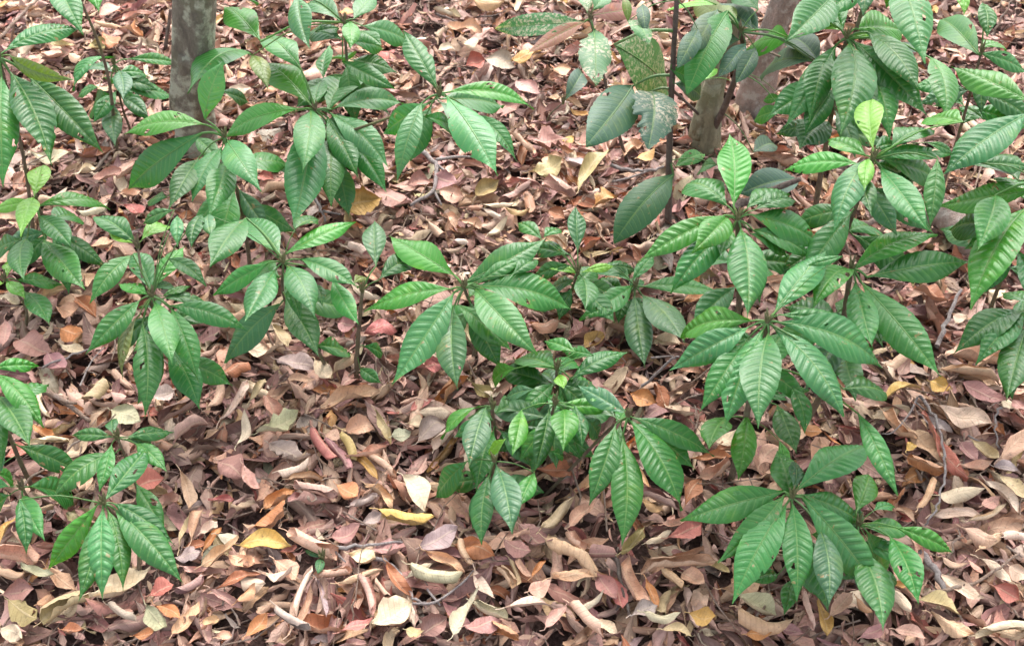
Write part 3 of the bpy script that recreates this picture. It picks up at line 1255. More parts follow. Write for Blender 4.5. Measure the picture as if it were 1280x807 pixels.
stick('grey branched twig lying left of the yellow-lobed litter under the reaching shoot', [(2, 1, 50, 130, .04), (2, 1, 160, 230, .04), (2, 1, 150, 390, .035), (2, 1, 0, 485, .03)], .0055, M_GREYTWIG, [[(2, 1, 165, 200, .04), (2, 1, 300, 180, .04), (2, 1, 430, 182, .04)], [(2, 1, 170, 230, .04), (2, 1, 250, 290, .04)], [(2, 1, 150, 390, .03), (2, 1, 200, 480, .03)]], 6)
stick('whitish forked twig under the long pale hanging leaf', [(1, 1, 670, 420, .035), (1, 1, 720, 490, .035), (1, 1, 760, 580, .03)], .004, M_GREYTWIG, [[(1, 1, 740, 520, .035), (1, 1, 850, 540, .04)]], 7)
stick('dark wiry twig lying across the litter near the top centre', [(2, 0, 170, 80, .03), (2, 0, 330, 150, .04), (2, 0, 540, 158, .04)], .003, M_DARKSTEM, [[(2, 0, 420, 105, .03), (2, 0, 520, 100, .035), (2, 0, 600, 70, .03)]], 8)
stick('grey twig lying level at the bottom left of centre', [(1, 4, 780, 225, .03), (1, 4, 980, 215, .035), (1, 4, 1250, 175, .035)], .0035, M_GREYTWIG, [[(1, 4, 800, 230, .03), (1, 4, 880, 310, .03)]], 9)
stick('grey twigs crossing beside the pale green rolled leaf at bottom centre', [(1, 4, 1060, 280, .03), (1, 4, 1200, 350, .035), (2, 4, 20, 530, .03), (2, 4, 110, 570, .03)], .0035, M_GREYTWIG, [[(2, 4, 20, 570, .03), (2, 4, 160, 560, .04), (2, 4, 330, 440, .03), (2, 4, 400, 360, .03)], [(2, 4, 110, 480, .03), (2, 4, 190, 580, .035)]], 10)
stick('straight dry grass stalk leaning above the red leaves at the bottom', [(1, 4, 920, 740, .02), (1, 4, 945, 480, .06), (1, 4, 1020, 100, .09)], .0014, M_TWIG, (), 11)
stick('pale straight stick lying at the tip of the large dark quilted leaf on the right', [(4, 2, 735, 570, .03), (4, 2, 800, 400, .05), (4, 2, 885, 205, .07)], .0048, M_GREYTWIG, (), 12)
stick('long thin forked twig trailing down the right side litter', [(4, 3, 610, 60, .05), (4, 3, 700, 170, .05), (4, 3, 760, 340, .05), (4, 3, 785, 500, .05), (4, 3, 765, 650, .045), (4, 3, 710, 810, .04), (4, 4, 650, 85, .03)], .0026, M_GREYTWIG, [[(4, 3, 615, 80, .05), (4, 3, 560, 190, .04), (4, 3, 460, 300, .04), (4, 3, 390, 310, .03)], [(4, 3, 600, 110, .04), (4, 3, 660, 160, .04)]], 13)
stick('short pale curved twig upright by the mauve leaf at the right edge', [(4, 3, 1135, 135, .05), (4, 3, 1100, 260, .04), (4, 3, 1125, 400, .03)], .0022, M_GREYTWIG, [[(4, 3, 930, 320, .04), (4, 3, 1080, 400, .03)]], 14)
stick('straight tan twig crossing the lower right litter', [(4, 4, 650, 522, .035), (4, 4, 860, 470, .04), (4, 4, 1000, 420, .045), (4, 4, 1240, 260, .05)], .0035, M_TWIG, [[(4, 4, 1170, 210, .05), (4, 4, 1270, 280, .05)]], 15)
stick('dark knobby twig right of the yellow-green drooping leaf', [(4, 4, 630, 250, .03), (4, 4, 740, 380, .035), (4, 4, 800, 560, .03)], .006, M_GREYTWIG, (), 16)
stick('thin forked stalk above the crescent dry leaf at lower right', [(4, 4, 780, 320, .03), (4, 4, 860, 180, .05), (4, 4, 870, 110, .05)], .002, M_TWIG, (), 17)
stick('dark bent branch stub between the largest sapling and the upright lime leaf', [(3, 1, 750, 510, .10), (3, 1, 900, 420, .11), (3, 1, 1160, 320, .13)], .009, M_DARKSTEM, (), 18, 'branch', 'fallen_branch')
stick('woody brown branch forking behind the right whorl of the largest sapling', [(4, 1, 100, 680, .12), (4, 1, 300, 590, .14), (4, 1, 470, 555, .15)], .0075, M_TWIG, [[(4, 1, 470, 555, .15), (4, 1, 390, 640, .13), (4, 1, 260, 770, .1)], [(4, 1, 130, 650, .1), (4, 1, 190, 790, .06)]], 19, 'branch', 'fallen_branch')
stick('two thin twigs level on litter left of the dark shrub stem', [(3, 1, -20, 240, .03), (3, 1, 150, 265, .035), (3, 1, 310, 240, .035)], .0045, M_GREYTWIG, [[(3, 1, -40, 340, .025), (3, 1, 80, 315, .03), (3, 1, 250, 255, .035)]], 20)
stick('slim grey twig standing from litter to the lowest left whorl leaf of largest sapling', [(3, 2, 170, 810, .04), (3, 2, 350, 660, .10), (3, 2, 400, 620, .12)], .0028, M_GREYTWIG, [[(3, 2, 230, 635, .06), (3, 2, 370, 622, .08)]], 21)
stick('short straw below the chewed pale yellow leaf', [(1, 3, 370, 570, .035), (1, 3, 465, 692, .03)], .002, M_TWIG, (), 22)
stick('thin dark twig between cupped tan leaves at bottom right of centre', [(3, 4, 0, 240, .03), (3, 4, 40, 420, .035), (3, 4, 100, 640, .03)], .004, M_DARKSTEM, [[(3, 4, 70, 520, .03), (3, 4, 10, 610, .03)]], 23)
stick('thin stalk beside the pale green flat leaf at bottom right', [(3, 4, 960, 560, .035), (3, 4, 880, 650, .04), (3, 4, 830, 720, .03)], .002, M_TWIG, (), 24)
stick('dead pale weathered log end behind the right edge leaves', [(4, 1, 760, 520, .04), (4, 1, 850, 610, .045), (4, 1, 960, 760, .04)], .035, M_PINKBARK, (), 25, 'log', 'fallen_log')
stick('tan twig rising at the top right corner', [(4, 0, 1080, 220, .06), (4, 0, 1130, 130, .09), (4, 0, 1220, -10, .13)], .003, M_TWIG, (), 26)
stick('thin pinkish stalk among pale leaves left of the bare-stemmed sapling', [(1, 2, 440, 605, .03), (1, 2, 400, 470, .07), (1, 2, 370, 350, .10)], .0022, M_TWIG, (), 27)
# ------------------------------------------------------------------ fallen leaves
TINT = {
    'cream': (.60, .455, .32), 'tan': (.48, .295, .18), 'khaki': (.43, .32, .17), 'pink': (.51, .29, .215), 'mauve': (.35, .178, .150),
    'grey': (.37, .28, .24), 'orange': (.45, .19, .07), 'peach': (.54, .315, .205), 'rust': (.36, .14, .065), 'red': (.40, .13, .10),
    'yellow': (.57, .35, .10), 'ochre': (.48, .27, .09), 'olive': (.31, .23, .09), 'green': (.43, .39, .25), 'white': (.63, .51, .38),
    'brown': (.235, .120, .094),
}
TINTNAME = {
    'cream': 'cream', 'tan': 'tan', 'khaki': 'khaki', 'pink': 'pinkish', 'mauve': 'mauve brown', 'grey': 'grey', 'orange': 'orange',
    'peach': 'peach coloured', 'rust': 'rust brown', 'red': 'dull red', 'yellow': 'yellow', 'ochre': 'ochre', 'olive': 'olive',
    'green': 'pale green', 'white': 'whitish', 'brown': 'dark brown',
}
FORMNAME = {'f': 'flat', 'c': 'cupped', 'r': 'rolled', 'w': 'wavy', 'h': 'half-folded', 'j': 'ragged'}
# tile  x1 y1  x2 y2  width  form colour
FALLEN = '''
02 5 290 130 310 110 c cream|02 110 560 305 640 170 f mauve|02 50 420 40 580 110 c pink|02 260 280 440 220 100 c tan
02 480 290 600 390 110 f rust|02 370 330 500 410 120 w peach|02 390 490 535 520 120 f orange|02 370 590 530 630 70 c cream
02 995 120 1115 110 85 f pink|02 290 640 420 760 130 f mauve
03 535 135 655 0 95 r khaki|03 720 200 890 240 150 f green|03 960 110 1100 70 110 f white|03 700 80 795 120 75 c pink
03 195 290 330 355 95 c orange|03 45 470 185 420 120 f red|03 200 380 455 370 34 r cream|03 420 480 555 370 110 c cream
03 330 520 425 605 95 c red|03 230 480 345 600 70 c pink|03 445 560 595 670 140 w tan|03 970 370 1095 430 80 c rust
03 980 770 1130 740 120 c mauve|03 1150 590 1215 810 130 h tan|03 850 660 1030 600 150 f red|03 235 80 305 265 50 r cream
03 1055 210 1245 55 60 r orange|03 1000 270 1290 130 70 r brown|03 1080 380 1290 250 75 r mauve
12 430 460 560 625 100 h khaki|12 190 620 490 620 100 w cream|12 455 680 695 720 120 f grey|12 690 690 795 790 110 f cream
12 795 750 925 640 95 c tan|12 595 385 725 520 70 r cream|12 140 770 265 680 95 r rust|12 740 290 935 400 80 r pink
12 840 440 955 470 120 f mauve|12 1000 510 1195 470 95 w red|12 0 440 275 465 70 r tan
13 130 250 300 15 85 c cream|13 45 205 130 25 95 c tan|13 300 125 395 0 75 c khaki|13 345 340 595 250 190 j green
13 220 425 285 235 70 c cream|13 725 145 1090 80 140 c tan|13 420 400 650 520 150 j grey|13 95 500 245 600 180 f mauve
13 220 560 335 710 120 h pink|13 890 300 1060 290 115 w peach|13 1075 200 1175 385 95 h khaki|13 895 340 980 490 80 r olive
13 950 460 1095 615 95 c ochre|13 1040 475 1200 590 60 r peach|13 830 655 955 720 125 f orange|13 1030 640 1205 790 115 c tan
13 470 585 665 535 55 r cream|13 540 600 750 600 48 r tan|13 570 655 835 695 70 r pink|13 590 680 705 745 75 r grey
13 810 365 970 595 70 r mauve|13 755 380 840 310 95 f tan|13 1175 370 1295 325 110 f green|13 30 755 185 740 70 c red
13 390 810 570 680 130 c orange|13 680 350 825 505 80 r red|13 505 15 690 -5 60 c peach|13 920 780 1080 720 60 r grey
23 65 205 260 205 95 c cream|23 -10 265 90 255 95 f cream|23 35 390 205 240 130 f grey|23 0 190 135 110 70 f red
23 170 435 285 315 70 r cream|23 795 610 1045 570 125 h rust|23 -5 620 115 800 170 f white|23 380 30 520 110 90 f olive
24 835 150 1010 -30 130 c khaki|24 -175 30 155 85 85 r yellow|24 65 235 305 155 150 f grey|24 100 285 340 385 115 c peach
24 300 215 545 275 115 w orange|24 -20 415 135 350 70 c green|24 20 400 320 455 95 r green|24 255 790 415 525 120 c green
24 385 605 595 715 75 r green|24 395 395 505 590 110 h cream|24 685 110 870 270 140 f mauve|24 585 220 750 275 140 f mauve
24 865 225 1175 415 95 r tan|24 890 460 1230 410 75 w tan|24 595 655 885 600 130 h cream|24 740 520 885 460 120 w pink
24 990 610 1190 810 100 r peach|24 1055 640 1200 550 65 c green|24 1110 690 1290 770 85 c cream|24 565 370 650 510 75 r tan
24 635 330 685 495 45 r khaki|24 650 305 760 465 75 c peach|24 755 445 845 315 65 c orange|24 975 150 1060 290 85 r tan
24 980 110 1145 -45 120 c pink|24 1170 400 1280 580 120 f mauve|24 350 770 570 690 160 f mauve|24 80 790 240 690 130 f brown
24 515 715 685 810 70 r orange|24 0 560 25 720 60 c cream|24 -20 770 85 790 90 f khaki|24 850 750 985 600 95 c pink
24 290 230 370 360 60 r tan|24 1120 310 1290 300 90 r mauve
14 240 200 545 205 135 c yellow|14 325 135 510 0 105 r orange|14 520 190 810 325 105 r peach|14 -10 350 230 215 105 c tan
14 160 300 330 380 120 c peach|14 80 515 355 385 75 c rust|14 235 470 385 490 120 c cream|14 360 390 545 480 120 w cream
14 455 330 605 440 130 f peach|14 515 735 655 395 62 r cream|14 565 750 700 525 85 c tan|14 715 465 765 680 70 h grey
14 685 405 920 395 60 r peach|14 845 475 1105 365 70 c tan|14 905 285 1065 320 120 w cream|14 995 420 1075 670 80 r pink
14 1115 360 1280 570 115 h rust|14 1070 440 1180 570 45 r peach|14 1055 735 1310 600 215 f cream|14 275 800 395 670 95 c orange
14 50 530 235 620 90 c mauve|14 -10 160 85 85 120 c cream|14 -10 255 105 120 70 c orange|14 845 770 1060 690 100 f red
14 -10 710 95 690 120 c tan|14 75 800 175 790 80 c pink|14 805 205 985 125 110 f mauve|14 1065 255 1280 260 130 f mauve
14 975 105 1115 45 75 f grey|14 210 590 330 490 90 c orange|14 80 170 210 190 80 f green|14 450 620 660 760 70 r grey
04 -5 235 115 65 65 c yellow|04 -25 290 225 325 110 r peach|04 -10 395 160 445 70 r tan|04 125 365 340 445 95 c green
04 295 365 485 525 120 w tan|04 590 580 950 395 140 w cream|04 270 705 545 515 100 r khaki|04 345 720 515 585 80 c khaki
04 65 590 265 710 170 f olive|04 25 750 165 790 115 f cream|04 670 620 840 720 70 r grey|04 925 610 1055 780 135 w green
04 1110 800 1270 590 110 c tan|04 995 585 1155 690 95 f orange|04 815 220 935 390 120 f pink|04 1105 310 1270 275 120 w grey
04 1145 375 1295 395 70 c pink|04 1110 525 1285 435 60 r mauve|04 395 765 525 755 90 f rust|04 845 805 970 775 80 c orange
04 1190 200 1255 -10 110 c pink|04 1120 250 1205 70 70 h khaki|04 1175 245 1295 215 70 c rust|04 125 170 255 350 70 r pink
04 250 610 335 550 80 c orange|04 40 540 220 500 130 f mauve|04 940 540 1090 470 120 f red
34 55 285 185 130 135 c olive|34 185 220 330 160 70 c cream|34 300 115 450 65 70 c peach|34 345 190 560 100 120 f red
34 70 310 185 600 100 r peach|34 195 450 265 610 80 c orange|34 165 365 605 320 80 r tan|34 425 395 565 490 150 c peach
34 95 660 255 600 100 f grey|34 180 680 400 690 85 c green|34 300 735 480 775 75 c khaki|34 465 660 620 700 130 f ochre
34 670 520 915 485 130 w peach|34 775 550 1000 665 160 f green|34 760 690 1070 795 105 r tan|34 820 770 970 790 70 f orange
34 295 390 415 510 60 r tan|34 1175 510 1245 755 60 r pink|34 0 430 50 640 110 f red|34 600 330 720 420 70 c khaki
44 -10 590 65 790 100 c ochre|34 1030 740 1170 790 110 f mauve
33 80 85 250 155 100 f orange|33 95 475 215 690 65 c tan|33 135 680 410 810 70 r brown|33 155 760 300 810 70 c ochre
33 425 770 530 605 120 f rust|33 610 395 745 345 90 f cream|33 630 440 735 410 70 f rust|33 495 470 735 495 80 c rust
33 540 600 725 550 80 r pink|33 885 520 1025 400 150 f peach|33 925 560 1085 610 90 c peach|33 1165 310 1295 335 75 w orange
43 395 95 605 25 115 h yellow|43 375 210 555 405 70 r peach|43 535 450 595 390 70 f yellow|43 550 480 770 575 70 r orange
43 555 310 795 510 110 w tan|43 590 270 900 610 95 w red|43 735 170 1080 290 115 w cream|43 630 230 815 325 70 c grey
43 950 380 1110 520 115 c khaki|43 885 560 1060 515 85 c peach|43 865 390 970 500 90 f mauve|43 1120 495 1300 300 140 w peach
43 1040 640 1260 810 105 c cream|43 1120 600 1300 740 100 c khaki|43 625 810 705 605 65 r peach|44 715 35 1015 40 85 c cream
43 730 730 1000 690 110 c cream|43 880 30 1150 135 95 f mauve|43 770 110 850 15 85 f mauve|43 1080 530 1250 565 70 f grey
43 690 5 820 60 85 f yellow|43 1010 790 1110 730 90 f pink|43 1200 120 1290 200 140 f mauve|43 1130 120 1220 170 60 f white
44 945 95 1150 35 45 r cream|44 895 120 1090 230 125 c pink|44 985 250 1140 155 100 c tan|44 1130 200 1290 175 66 r cream
44 1000 300 1210 460 75 c cream|44 1175 370 1290 440 125 f cream|44 745 415 1000 595 85 c cream|44 610 560 870 640 170 h khaki
44 680 680 950 800 105 w tan|44 445 510 575 635 90 c cream|44 435 465 535 490 60 c ochre|44 55 670 180 550 110 c tan
44 760 325 915 375 60 c peach|44 555 170 645 330 80 c pink|44 900 310 995 440 80 h pink|44 955 775 1290 715 75 r cream
44 215 580 320 655 75 c orange|44 260 800 410 740 100 f mauve|44 470 740 660 800 100 c pink|44 1080 480 1240 560 110 f red
44 470 -5 600 80 60 c tan
21 195 420 345 470 85 f tan|21 415 445 545 365 85 f olive|21 765 120 980 90 140 j mauve|21 755 310 950 270 120 j khaki
21 835 200 955 260 100 f peach|21 975 210 1080 275 100 f grey|21 1020 400 1210 190 110 c khaki|21 1195 95 1245 245 48 r peach
21 640 70 775 190 55 r peach|21 725 400 770 565 85 c rust|21 365 515 465 525 55 c rust|21 470 510 655 510 34 r cream
21 465 535 575 580 50 c white|21 555 490 705 390 60 r mauve|21 600 545 745 555 60 c ochre|21 865 560 975 585 85 f rust
21 845 360 1030 440 90 r pink|21 1150 520 1290 440 120 j ochre|21 210 560 300 640 100 c pink|21 275 730 370 735 60 c white
21 325 590 455 660 100 c tan|21 485 700 605 615 50 c cream|21 285 230 465 290 80 c mauve|21 120 620 225 710 80 c tan
21 955 110 1020 80 60 f yellow|21 150 330 300 380 110 f mauve|21 -10 380 130 360 100 f mauve
11 885 510 1105 470 150 j ochre|11 165 350 325 365 65 c cream|11 180 510 275 510 60 c cream|11 1070 420 1260 520 150 f mauve|11 345 325 435 340 75 f red
11 910 630 990 650 70 c orange|11 920 745 1010 800 60 r cream
20 395 50 590 65 115 c ochre|20 185 335 285 325 75 f white|20 325 295 435 300 60 f cream|20 355 430 470 400 90 f red
20 635 395 820 375 80 w ochre|20 925 650 1085 695 60 c tan|20 985 695 1105 770 60 c ochre|20 895 460 1010 460 65 f peach
20 895 5 985 35 60 c ochre|20 485 395 660 430 95 f grey|20 675 530 805 610 90 f pink|20 560 650 700 760 130 j mauve
20 865 630 945 650 90 h tan|20 240 210 450 200 80 w tan
00 -5 70 65 25 60 c ochre|00 600 190 765 195 40 r peach|00 755 215 895 235 95 j orange|00 640 250 745 310 110 f rust
00 765 150 960 90 90 c pink|00 625 120 755 60 140 f pink|00 575 290 655 340 90 f olive|00 245 350 415 375 80 f pink
00 320 310 465 305 70 c khaki|00 435 375 535 395 85 c peach|00 135 460 290 410 70 c peach
01 480 70 550 215 85 h cream|01 480 310 610 280 110 c cream|01 595 340 765 290 110 c pink|01 330 590 500 560 120 c mauve
01 235 525 435 495 60 r tan|01 505 570 690 530 55 r white|01 565 760 725 740 80 f peach|01 520 680 560 805 70 r mauve
01 190 190 450 220 90 f green|01 745 340 850 230 110 f pink|01 755 440 890 430 80 c peach|01 795 500 905 570 90 f red
10 375 590 505 550 75 c orange|10 795 330 905 335 95 c rust|10 845 105 935 95 55 f ochre|10 955 330 1085 300 65 c peach
10 1000 350 1125 325 65 c peach|10 665 330 785 270 80 c peach
31 135 210 250 180 75 f ochre|31 905 190 1110 165 85 c rust|31 40 190 165 110 80 w tan
32 415 310 610 260 100 j orange|32 120 230 245 430 85 c peach|32 235 580 410 550 120 c cream|32 305 790 470 790 55 c cream
42 415 715 545 640 90 c tan|42 770 660 1070 640 170 w pink|42 750 745 1130 795 65 r tan|42 1050 230 1145 290 85 f cream
42 580 240 790 310 110 w rust|42 840 440 910 390 85 f cream|22 770 490 940 440 110 c rust|22 420 700 540 560 140 f mauve|22 510 740 650 640 110 f brown
22 1095 590 1200 510 100 f ochre|22 40 720 215 690 90 w red
'''
LANDMARKS = [
    (133, 690, 'the bottom left sapling'), (150, 545, 'the small flat-leaved seedling'), (30, 640, 'the left edge trailing seedling'),
    (200, 400, 'the left whorled sapling'), (20, 340, 'the left edge seedlings'), (445, 460, 'the bare straight stem'),
    (385, 390, 'the leaning brown stem'), (570, 420, 'the central whorled sapling'), (690, 560, 'the low bushy sapling'),
    (620, 640, 'the bushy sapling leaf pair'), (775, 620, 'the longest dark hanging leaf'), (950, 470, 'the largest sapling'),
    (1000, 690, 'the front right sapling'), (1150, 690, 'the front right sapling side shoot'), (1190, 400, 'the pale straight stick'),
    (1175, 560, 'the long forked twig'), (1210, 715, 'the straight tan twig'), (345, 535, 'the ragged pale green leaf'),
    (495, 780, 'the big round cream leaf'), (325, 680, 'the yellow fallen leaf'), (430, 700, 'the straight grass stalk'),
    (240, 120, 'the lichened trunk'), (838, 180, 'the dark shrub stem'), (590, 160, 'the reaching shoot'), (545, 225, 'the grey branched twig'),
    (700, 330, 'the upright bluish leaf'), (660, 215, 'the ragged mauve leaf'), (640, 35, 'the speckled shrub leaf'), (410, 250, 'the long pale hanging leaf'),
    (960, 110, 'the leaning pinkish trunk'), (45, 30, 'the top left tan twig'), (140, 90, 'the dull background seedling'), (805, 400, 'the bluish hanging leaves'),
    (550, 740, 'the crossed grey twigs'), (165, 525, 'the pale green flat leaf'), (1250, 440, 'the right edge sapling'), (90, 470, 'the forked brown twig'),
]


def dry_leaf_verts(L, Wd, form, seed, nu=13, nv=9):
    """a dry leaf lying along +x, upper face +z, curled as its form says"""
    r = np.random.default_rng(seed)
    u = np.linspace(0, 1, nu)
    v = np.linspace(-1, 1, nv)
    U, Vv = np.meshgrid(u, v, indexing='ij')
    pk = r.uniform(.42, .64)
    e1 = math.log(.5) / math.log(pk)
    prof_ = np.sin(math.pi * U ** e1) ** r.uniform(.7, 1.0)
    tip = np.clip((1 - U) / r.uniform(.10, .22), 0, 1)
    prof_ = prof_ * (.35 + .65 * tip)         # drawn-out tip
    prof_[0] = .035
    prof_[-1] = .0
    k1 = np.interp(u, np.sort(r.uniform(0, 1, 9)), r.normal(0, 1, 9))[:, None]
    k2 = np.interp(u, np.sort(r.uniform(0, 1, 9)), r.normal(0, 1, 9))[:, None]
    side = np.where(Vv < 0, k1, k2)
    bite = (.09 if form != 'j' else .34) * np.clip(side, -.4, 1.6) * np.abs(Vv)
    asym = 1 - bite + r.normal(0, .03 if form != 'j' else .10, U.shape) * np.abs(Vv) ** 3
    hw = Wd / 2
    if form == 'r':
        ang = r.uniform(4.0, 6.2)
        Rr = hw * .9
        flat = min(Rr * ang, L * .9)          # the blade is wider than the roll it makes
        prof_ = np.clip(prof_ * 1.6, 0, 1) ** .6
        lat = Vv * flat / 2 * prof_ * asym
        open_ = 1 + r.uniform(-.45, .45) * (U - .5)
        off = r.uniform(-.25, .25) * flat
        th = (lat + off * prof_) / (Rr * open_)
        sp = Rr * open_ * (1 - .07 * np.abs(th))
        y = sp * np.sin(th)
        z = Rr * open_ - sp * np.cos(th)
        if r.random() < .45:
            z = -z
        q = r.uniform(-1.0, 1.0)
        y, z = y * math.cos(q) - z * math.sin(q), y * math.sin(q) + z * math.cos(q)
    else:
        lat = Vv * hw * prof_ * asym
        y, z = lat.copy(), np.zeros_like(lat)
        if form == 'c':
            k = r.uniform(1.0, 2.2) * (1 if r.random() < .7 else -1)
            th = lat / hw * k * (1 + r.uniform(-.6, .6) * (U - .5))
            y = np.sin(th) * hw / abs(k) * 1.1
            z = np.sign(k) * (1 - np.cos(th)) * hw / abs(k) * 1.1
        elif form == 'h':
            th = math.radians(r.uniform(40, 75))
            s = 1 if r.random() < .5 else -1
            up = s * lat > 0
            y = np.where(up, lat * math.cos(th) * .8, lat)
            z = np.where(up, np.abs(lat) * math.sin(th), np.abs(lat) * .1)
        else:
            z = np.abs(lat) * r.uniform(-.15, .45)
            # one rim curls up or under
            s = 1 if r.random() < .5 else -1
            rim = np.clip((s * Vv - .45) / .55, 0, 1)
            z = z + rim ** 1.5 * hw * r.uniform(-.35, .75) * prof_
            y = y - s * rim ** 2 * hw * .25 * prof_
    x = (U - .5) * L
    bend = r.uniform(-.14, .24) if form != 'r' else r.uniform(-.05, .07)
    z = z + bend * L * ((2 * U - 1) ** 2 * .6)
    kink = np.clip(U - r.uniform(.55, .8), 0, 1) * r.uniform(-.6, .9)
    z = z + kink * L
    y = y + r.uniform(-.12, .12) * L * (2 * U - 1) ** 2
    amp = {'f': .032, 'c': .034, 'r': .016, 'w': .062, 'h': .036, 'j': .04}[form] * L
    z = z + amp * np.sin(U * r.uniform(5, 10) + r.uniform(0, 6) + Vv * r.uniform(-3, 3)) + amp * .7 * np.sin(Vv * r.uniform(3, 6) + U * r.uniform(4, 12) + r.uniform(0, 6)) * np.abs(Vv)
    cr = np.abs(((U * r.uniform(1.2, 2.4) + Vv * r.uniform(-.7, .7) + r.random()) % 1) - .5)
    z = z + cr * L * r.uniform(.0, .10)       # a sharp crease or two
    z = z + r.normal(0, .006, U.shape) * L * (1 + .8 * (form in 'rw'))
    tw = r.uniform(-.7, .7) * (U - .5)
    y, z = y * np.cos(tw) - z * np.sin(tw), y * np.sin(tw) + z * np.cos(tw)
    V = np.stack([x, y, z], -1).reshape(-1, 3)
    i, j = np.meshgrid(np.arange(nu - 1), np.arange(nv - 1), indexing='ij')
    k = (i * nv + j).ravel()
    F = np.stack([k, k + nv, k + nv + 1, k + 1], -1)
    uv = np.stack([(Vv + 1) / 2, U], -1).reshape(-1, 2)
    c0 = V[nv // 2]                           # the dried stalk
    st = [c0 + np.array((.02 * L, 0, 0)), c0 - np.array((.08 * L, r.uniform(-.02, .02) * L, 0)), c0 - np.array((.18 * L, r.uniform(-.08, .08) * L, -r.uniform(-.02, .05) * L))]
    tv, tf = tube(st, [.0009, .0007, .0008], 4, cap=False)
    F = np.concatenate([F, np.asarray(tf) + len(V)])
    V = np.concatenate([V, np.asarray(tv)])
    uv = np.concatenate([uv, np.tile((.5, .3), (len(tv), 1))])
    return V, F, uv


def side_word(dx, dy):
    if abs(dx) > abs(dy) * 1.3:
        return 'left of' if dx < 0 else 'right of'
    return 'below' if dy > 0 else 'above'


def build_fallen():
    rows = []
    for line in FALLEN.strip().splitlines():
        for e in line.split('|'):
            f = e.split()
            c, r = int(f[0][0]), int(f[0][1])
            a, b = tile(c, r, float(f[1]), float(f[2])), tile(c, r, float(f[3]), float(f[4]))
            rows.append((a, b, float(f[5]) / 5, f[6], f[7]))
    mids = [((a[0] + b[0]) / 2, (a[1] + b[1]) / 2) for a, b, *_ in rows]
    names = []
    for k, (a, b, wp, form, tint) in enumerate(rows):
        L = math.hypot(a[0] - b[0], a[1] - b[1])
        size = 'large ' if L > 55 else ('small ' if L < 24 else '')
        names.append((size, FORMNAME[form], TINTNAME[tint]))
    used, labels = {}, []
    for k in range(len(rows)):
        mx, my = mids[k]
        size, fm, tn = names[k]
        lms = sorted(LANDMARKS, key=lambda q: (q[0] - mx) ** 2 + (q[1] - my) ** 2)
        if math.hypot(lms[0][0] - mx, lms[0][1] - my) < 12:
            lms = lms[1:]
        near = sorted((j for j in range(len(rows)) if j != k), key=lambda j: (mids[j][0] - mx) ** 2 + (mids[j][1] - my) ** 2)
        cands = []
        base = f'{size}{fm} {tn} fallen leaf'
        l0 = lms[0]
        w0 = side_word(mx - l0[0], my - l0[1])
        cands.append(f'{base} {w0} {l0[2]}')
        for j in near[:6]:
            s = side_word(mx - mids[j][0], my - mids[j][1])
            cands.append(f'{base} {s} a {names[j][1]} {names[j][2]} one, {w0} {l0[2]}')
        for l1 in lms[1:4]:
            cands.append(f'{base} {w0} {l0[2]} and {side_word(mx - l1[0], my - l1[1])} {l1[2]}')
        labels.append([c for c in cands if 4 <= len(c.split()) <= 16])
    # the first wording is kept only where no other leaf could carry it
    count = {}
    for L_ in labels:
        for c in set(L_):
            count[c] = count.get(c, 0) + 1
    final = []
    for L_ in labels:
        pick = next((c for c in L_ if count[c] == 1 and c not in used), None) or next((c for c in L_ if c not in used), None)
        if pick is None:
            pick = next(c for c in (L_[0].replace('fallen leaf', w_ + ' fallen leaf', 1) for w_ in ('narrow', 'slender', 'stalked')) if c not in used)
        used[pick] = 1
        final.append(pick)
    for k, (a, b, wp, form, tint) in enumerate(rows):
        r_ = np.random.default_rng(900 + k)
        z = .022 + .009 * r_.random()
        A, B = on_plane(*a, z), on_plane(*b, z)
        C = (A + B) / 2
        d = B - A
        L = np.linalg.norm(d) * 1.04
        ax = d / np.linalg.norm(d)
        sidev = np.cross(ZZ, ax)
        p0, p1 = proj(C), proj(C + sidev * .01)
        axp = np.array(b) - np.array(a)
        axp = axp / np.linalg.norm(axp)
        dv = (p1 - p0) / .01
        vis = max(abs(dv[0] * axp[1] - dv[1] * axp[0]), 320)
        if form in 'rc':                      # height shows too, so less of the width is on the ground
            vis = max(vis, 520)
        Wd = min(wp / vis * (1.0 if form in 'fjw' else .9), L * .9)
        V, F, uv = dry_leaf_verts(L, Wd, form, 300 + k)
        roll = r_.normal(0, .16)
        pit = r_.normal(0, .07)
        # lean the blade a little towards the open side where it rests on its neighbours
        toward = -np.sign(sidev[1]) if abs(sidev[1]) > .3 else 0
        roll += .10 * (-toward)
        Rm = np.stack([ax, sidev, ZZ], 1)
        ca, sa, cb, sb = math.cos(roll), math.sin(roll), math.cos(pit), math.sin(pit)
        Rx = np.array([[1, 0, 0], [0, ca, -sa], [0, sa, ca]])
        Ry = np.array([[cb, 0, sb], [0, 1, 0], [-sb, 0, cb]])
        V = V @ (Rm @ Ry @ Rx).T
        lift = .008 - np.percentile(V[:, 2], 12) + z
        O = np.array((C[0], C[1], max(lift, z)))
        me = quad_mesh('fallen_leaf', V, F, M_DRY, uv)
        o = link_obj('fallen_leaf', me, None, O)
        t = np.array(TINT[tint]) * r_.uniform(.88, 1.12) * np.array((1, r_.uniform(.93, 1.06), r_.uniform(.88, 1.1)))
        o.color = (*[float(x) for x in t], 1)
        tag(o, final[k], 'fallen leaf', 'fallen dry leaves lying on the forest floor')
    return mids


MIDS = build_fallen()
MASS_TINTS = (('mauve', 42), ('brown', 18), ('pink', 16), ('tan', 15), ('rust', 7), ('peach', 6), ('orange', 2), ('red', 6), ('cream', 5), ('grey', 4), ('khaki', 2), ('ochre', 1), ('green', .4))


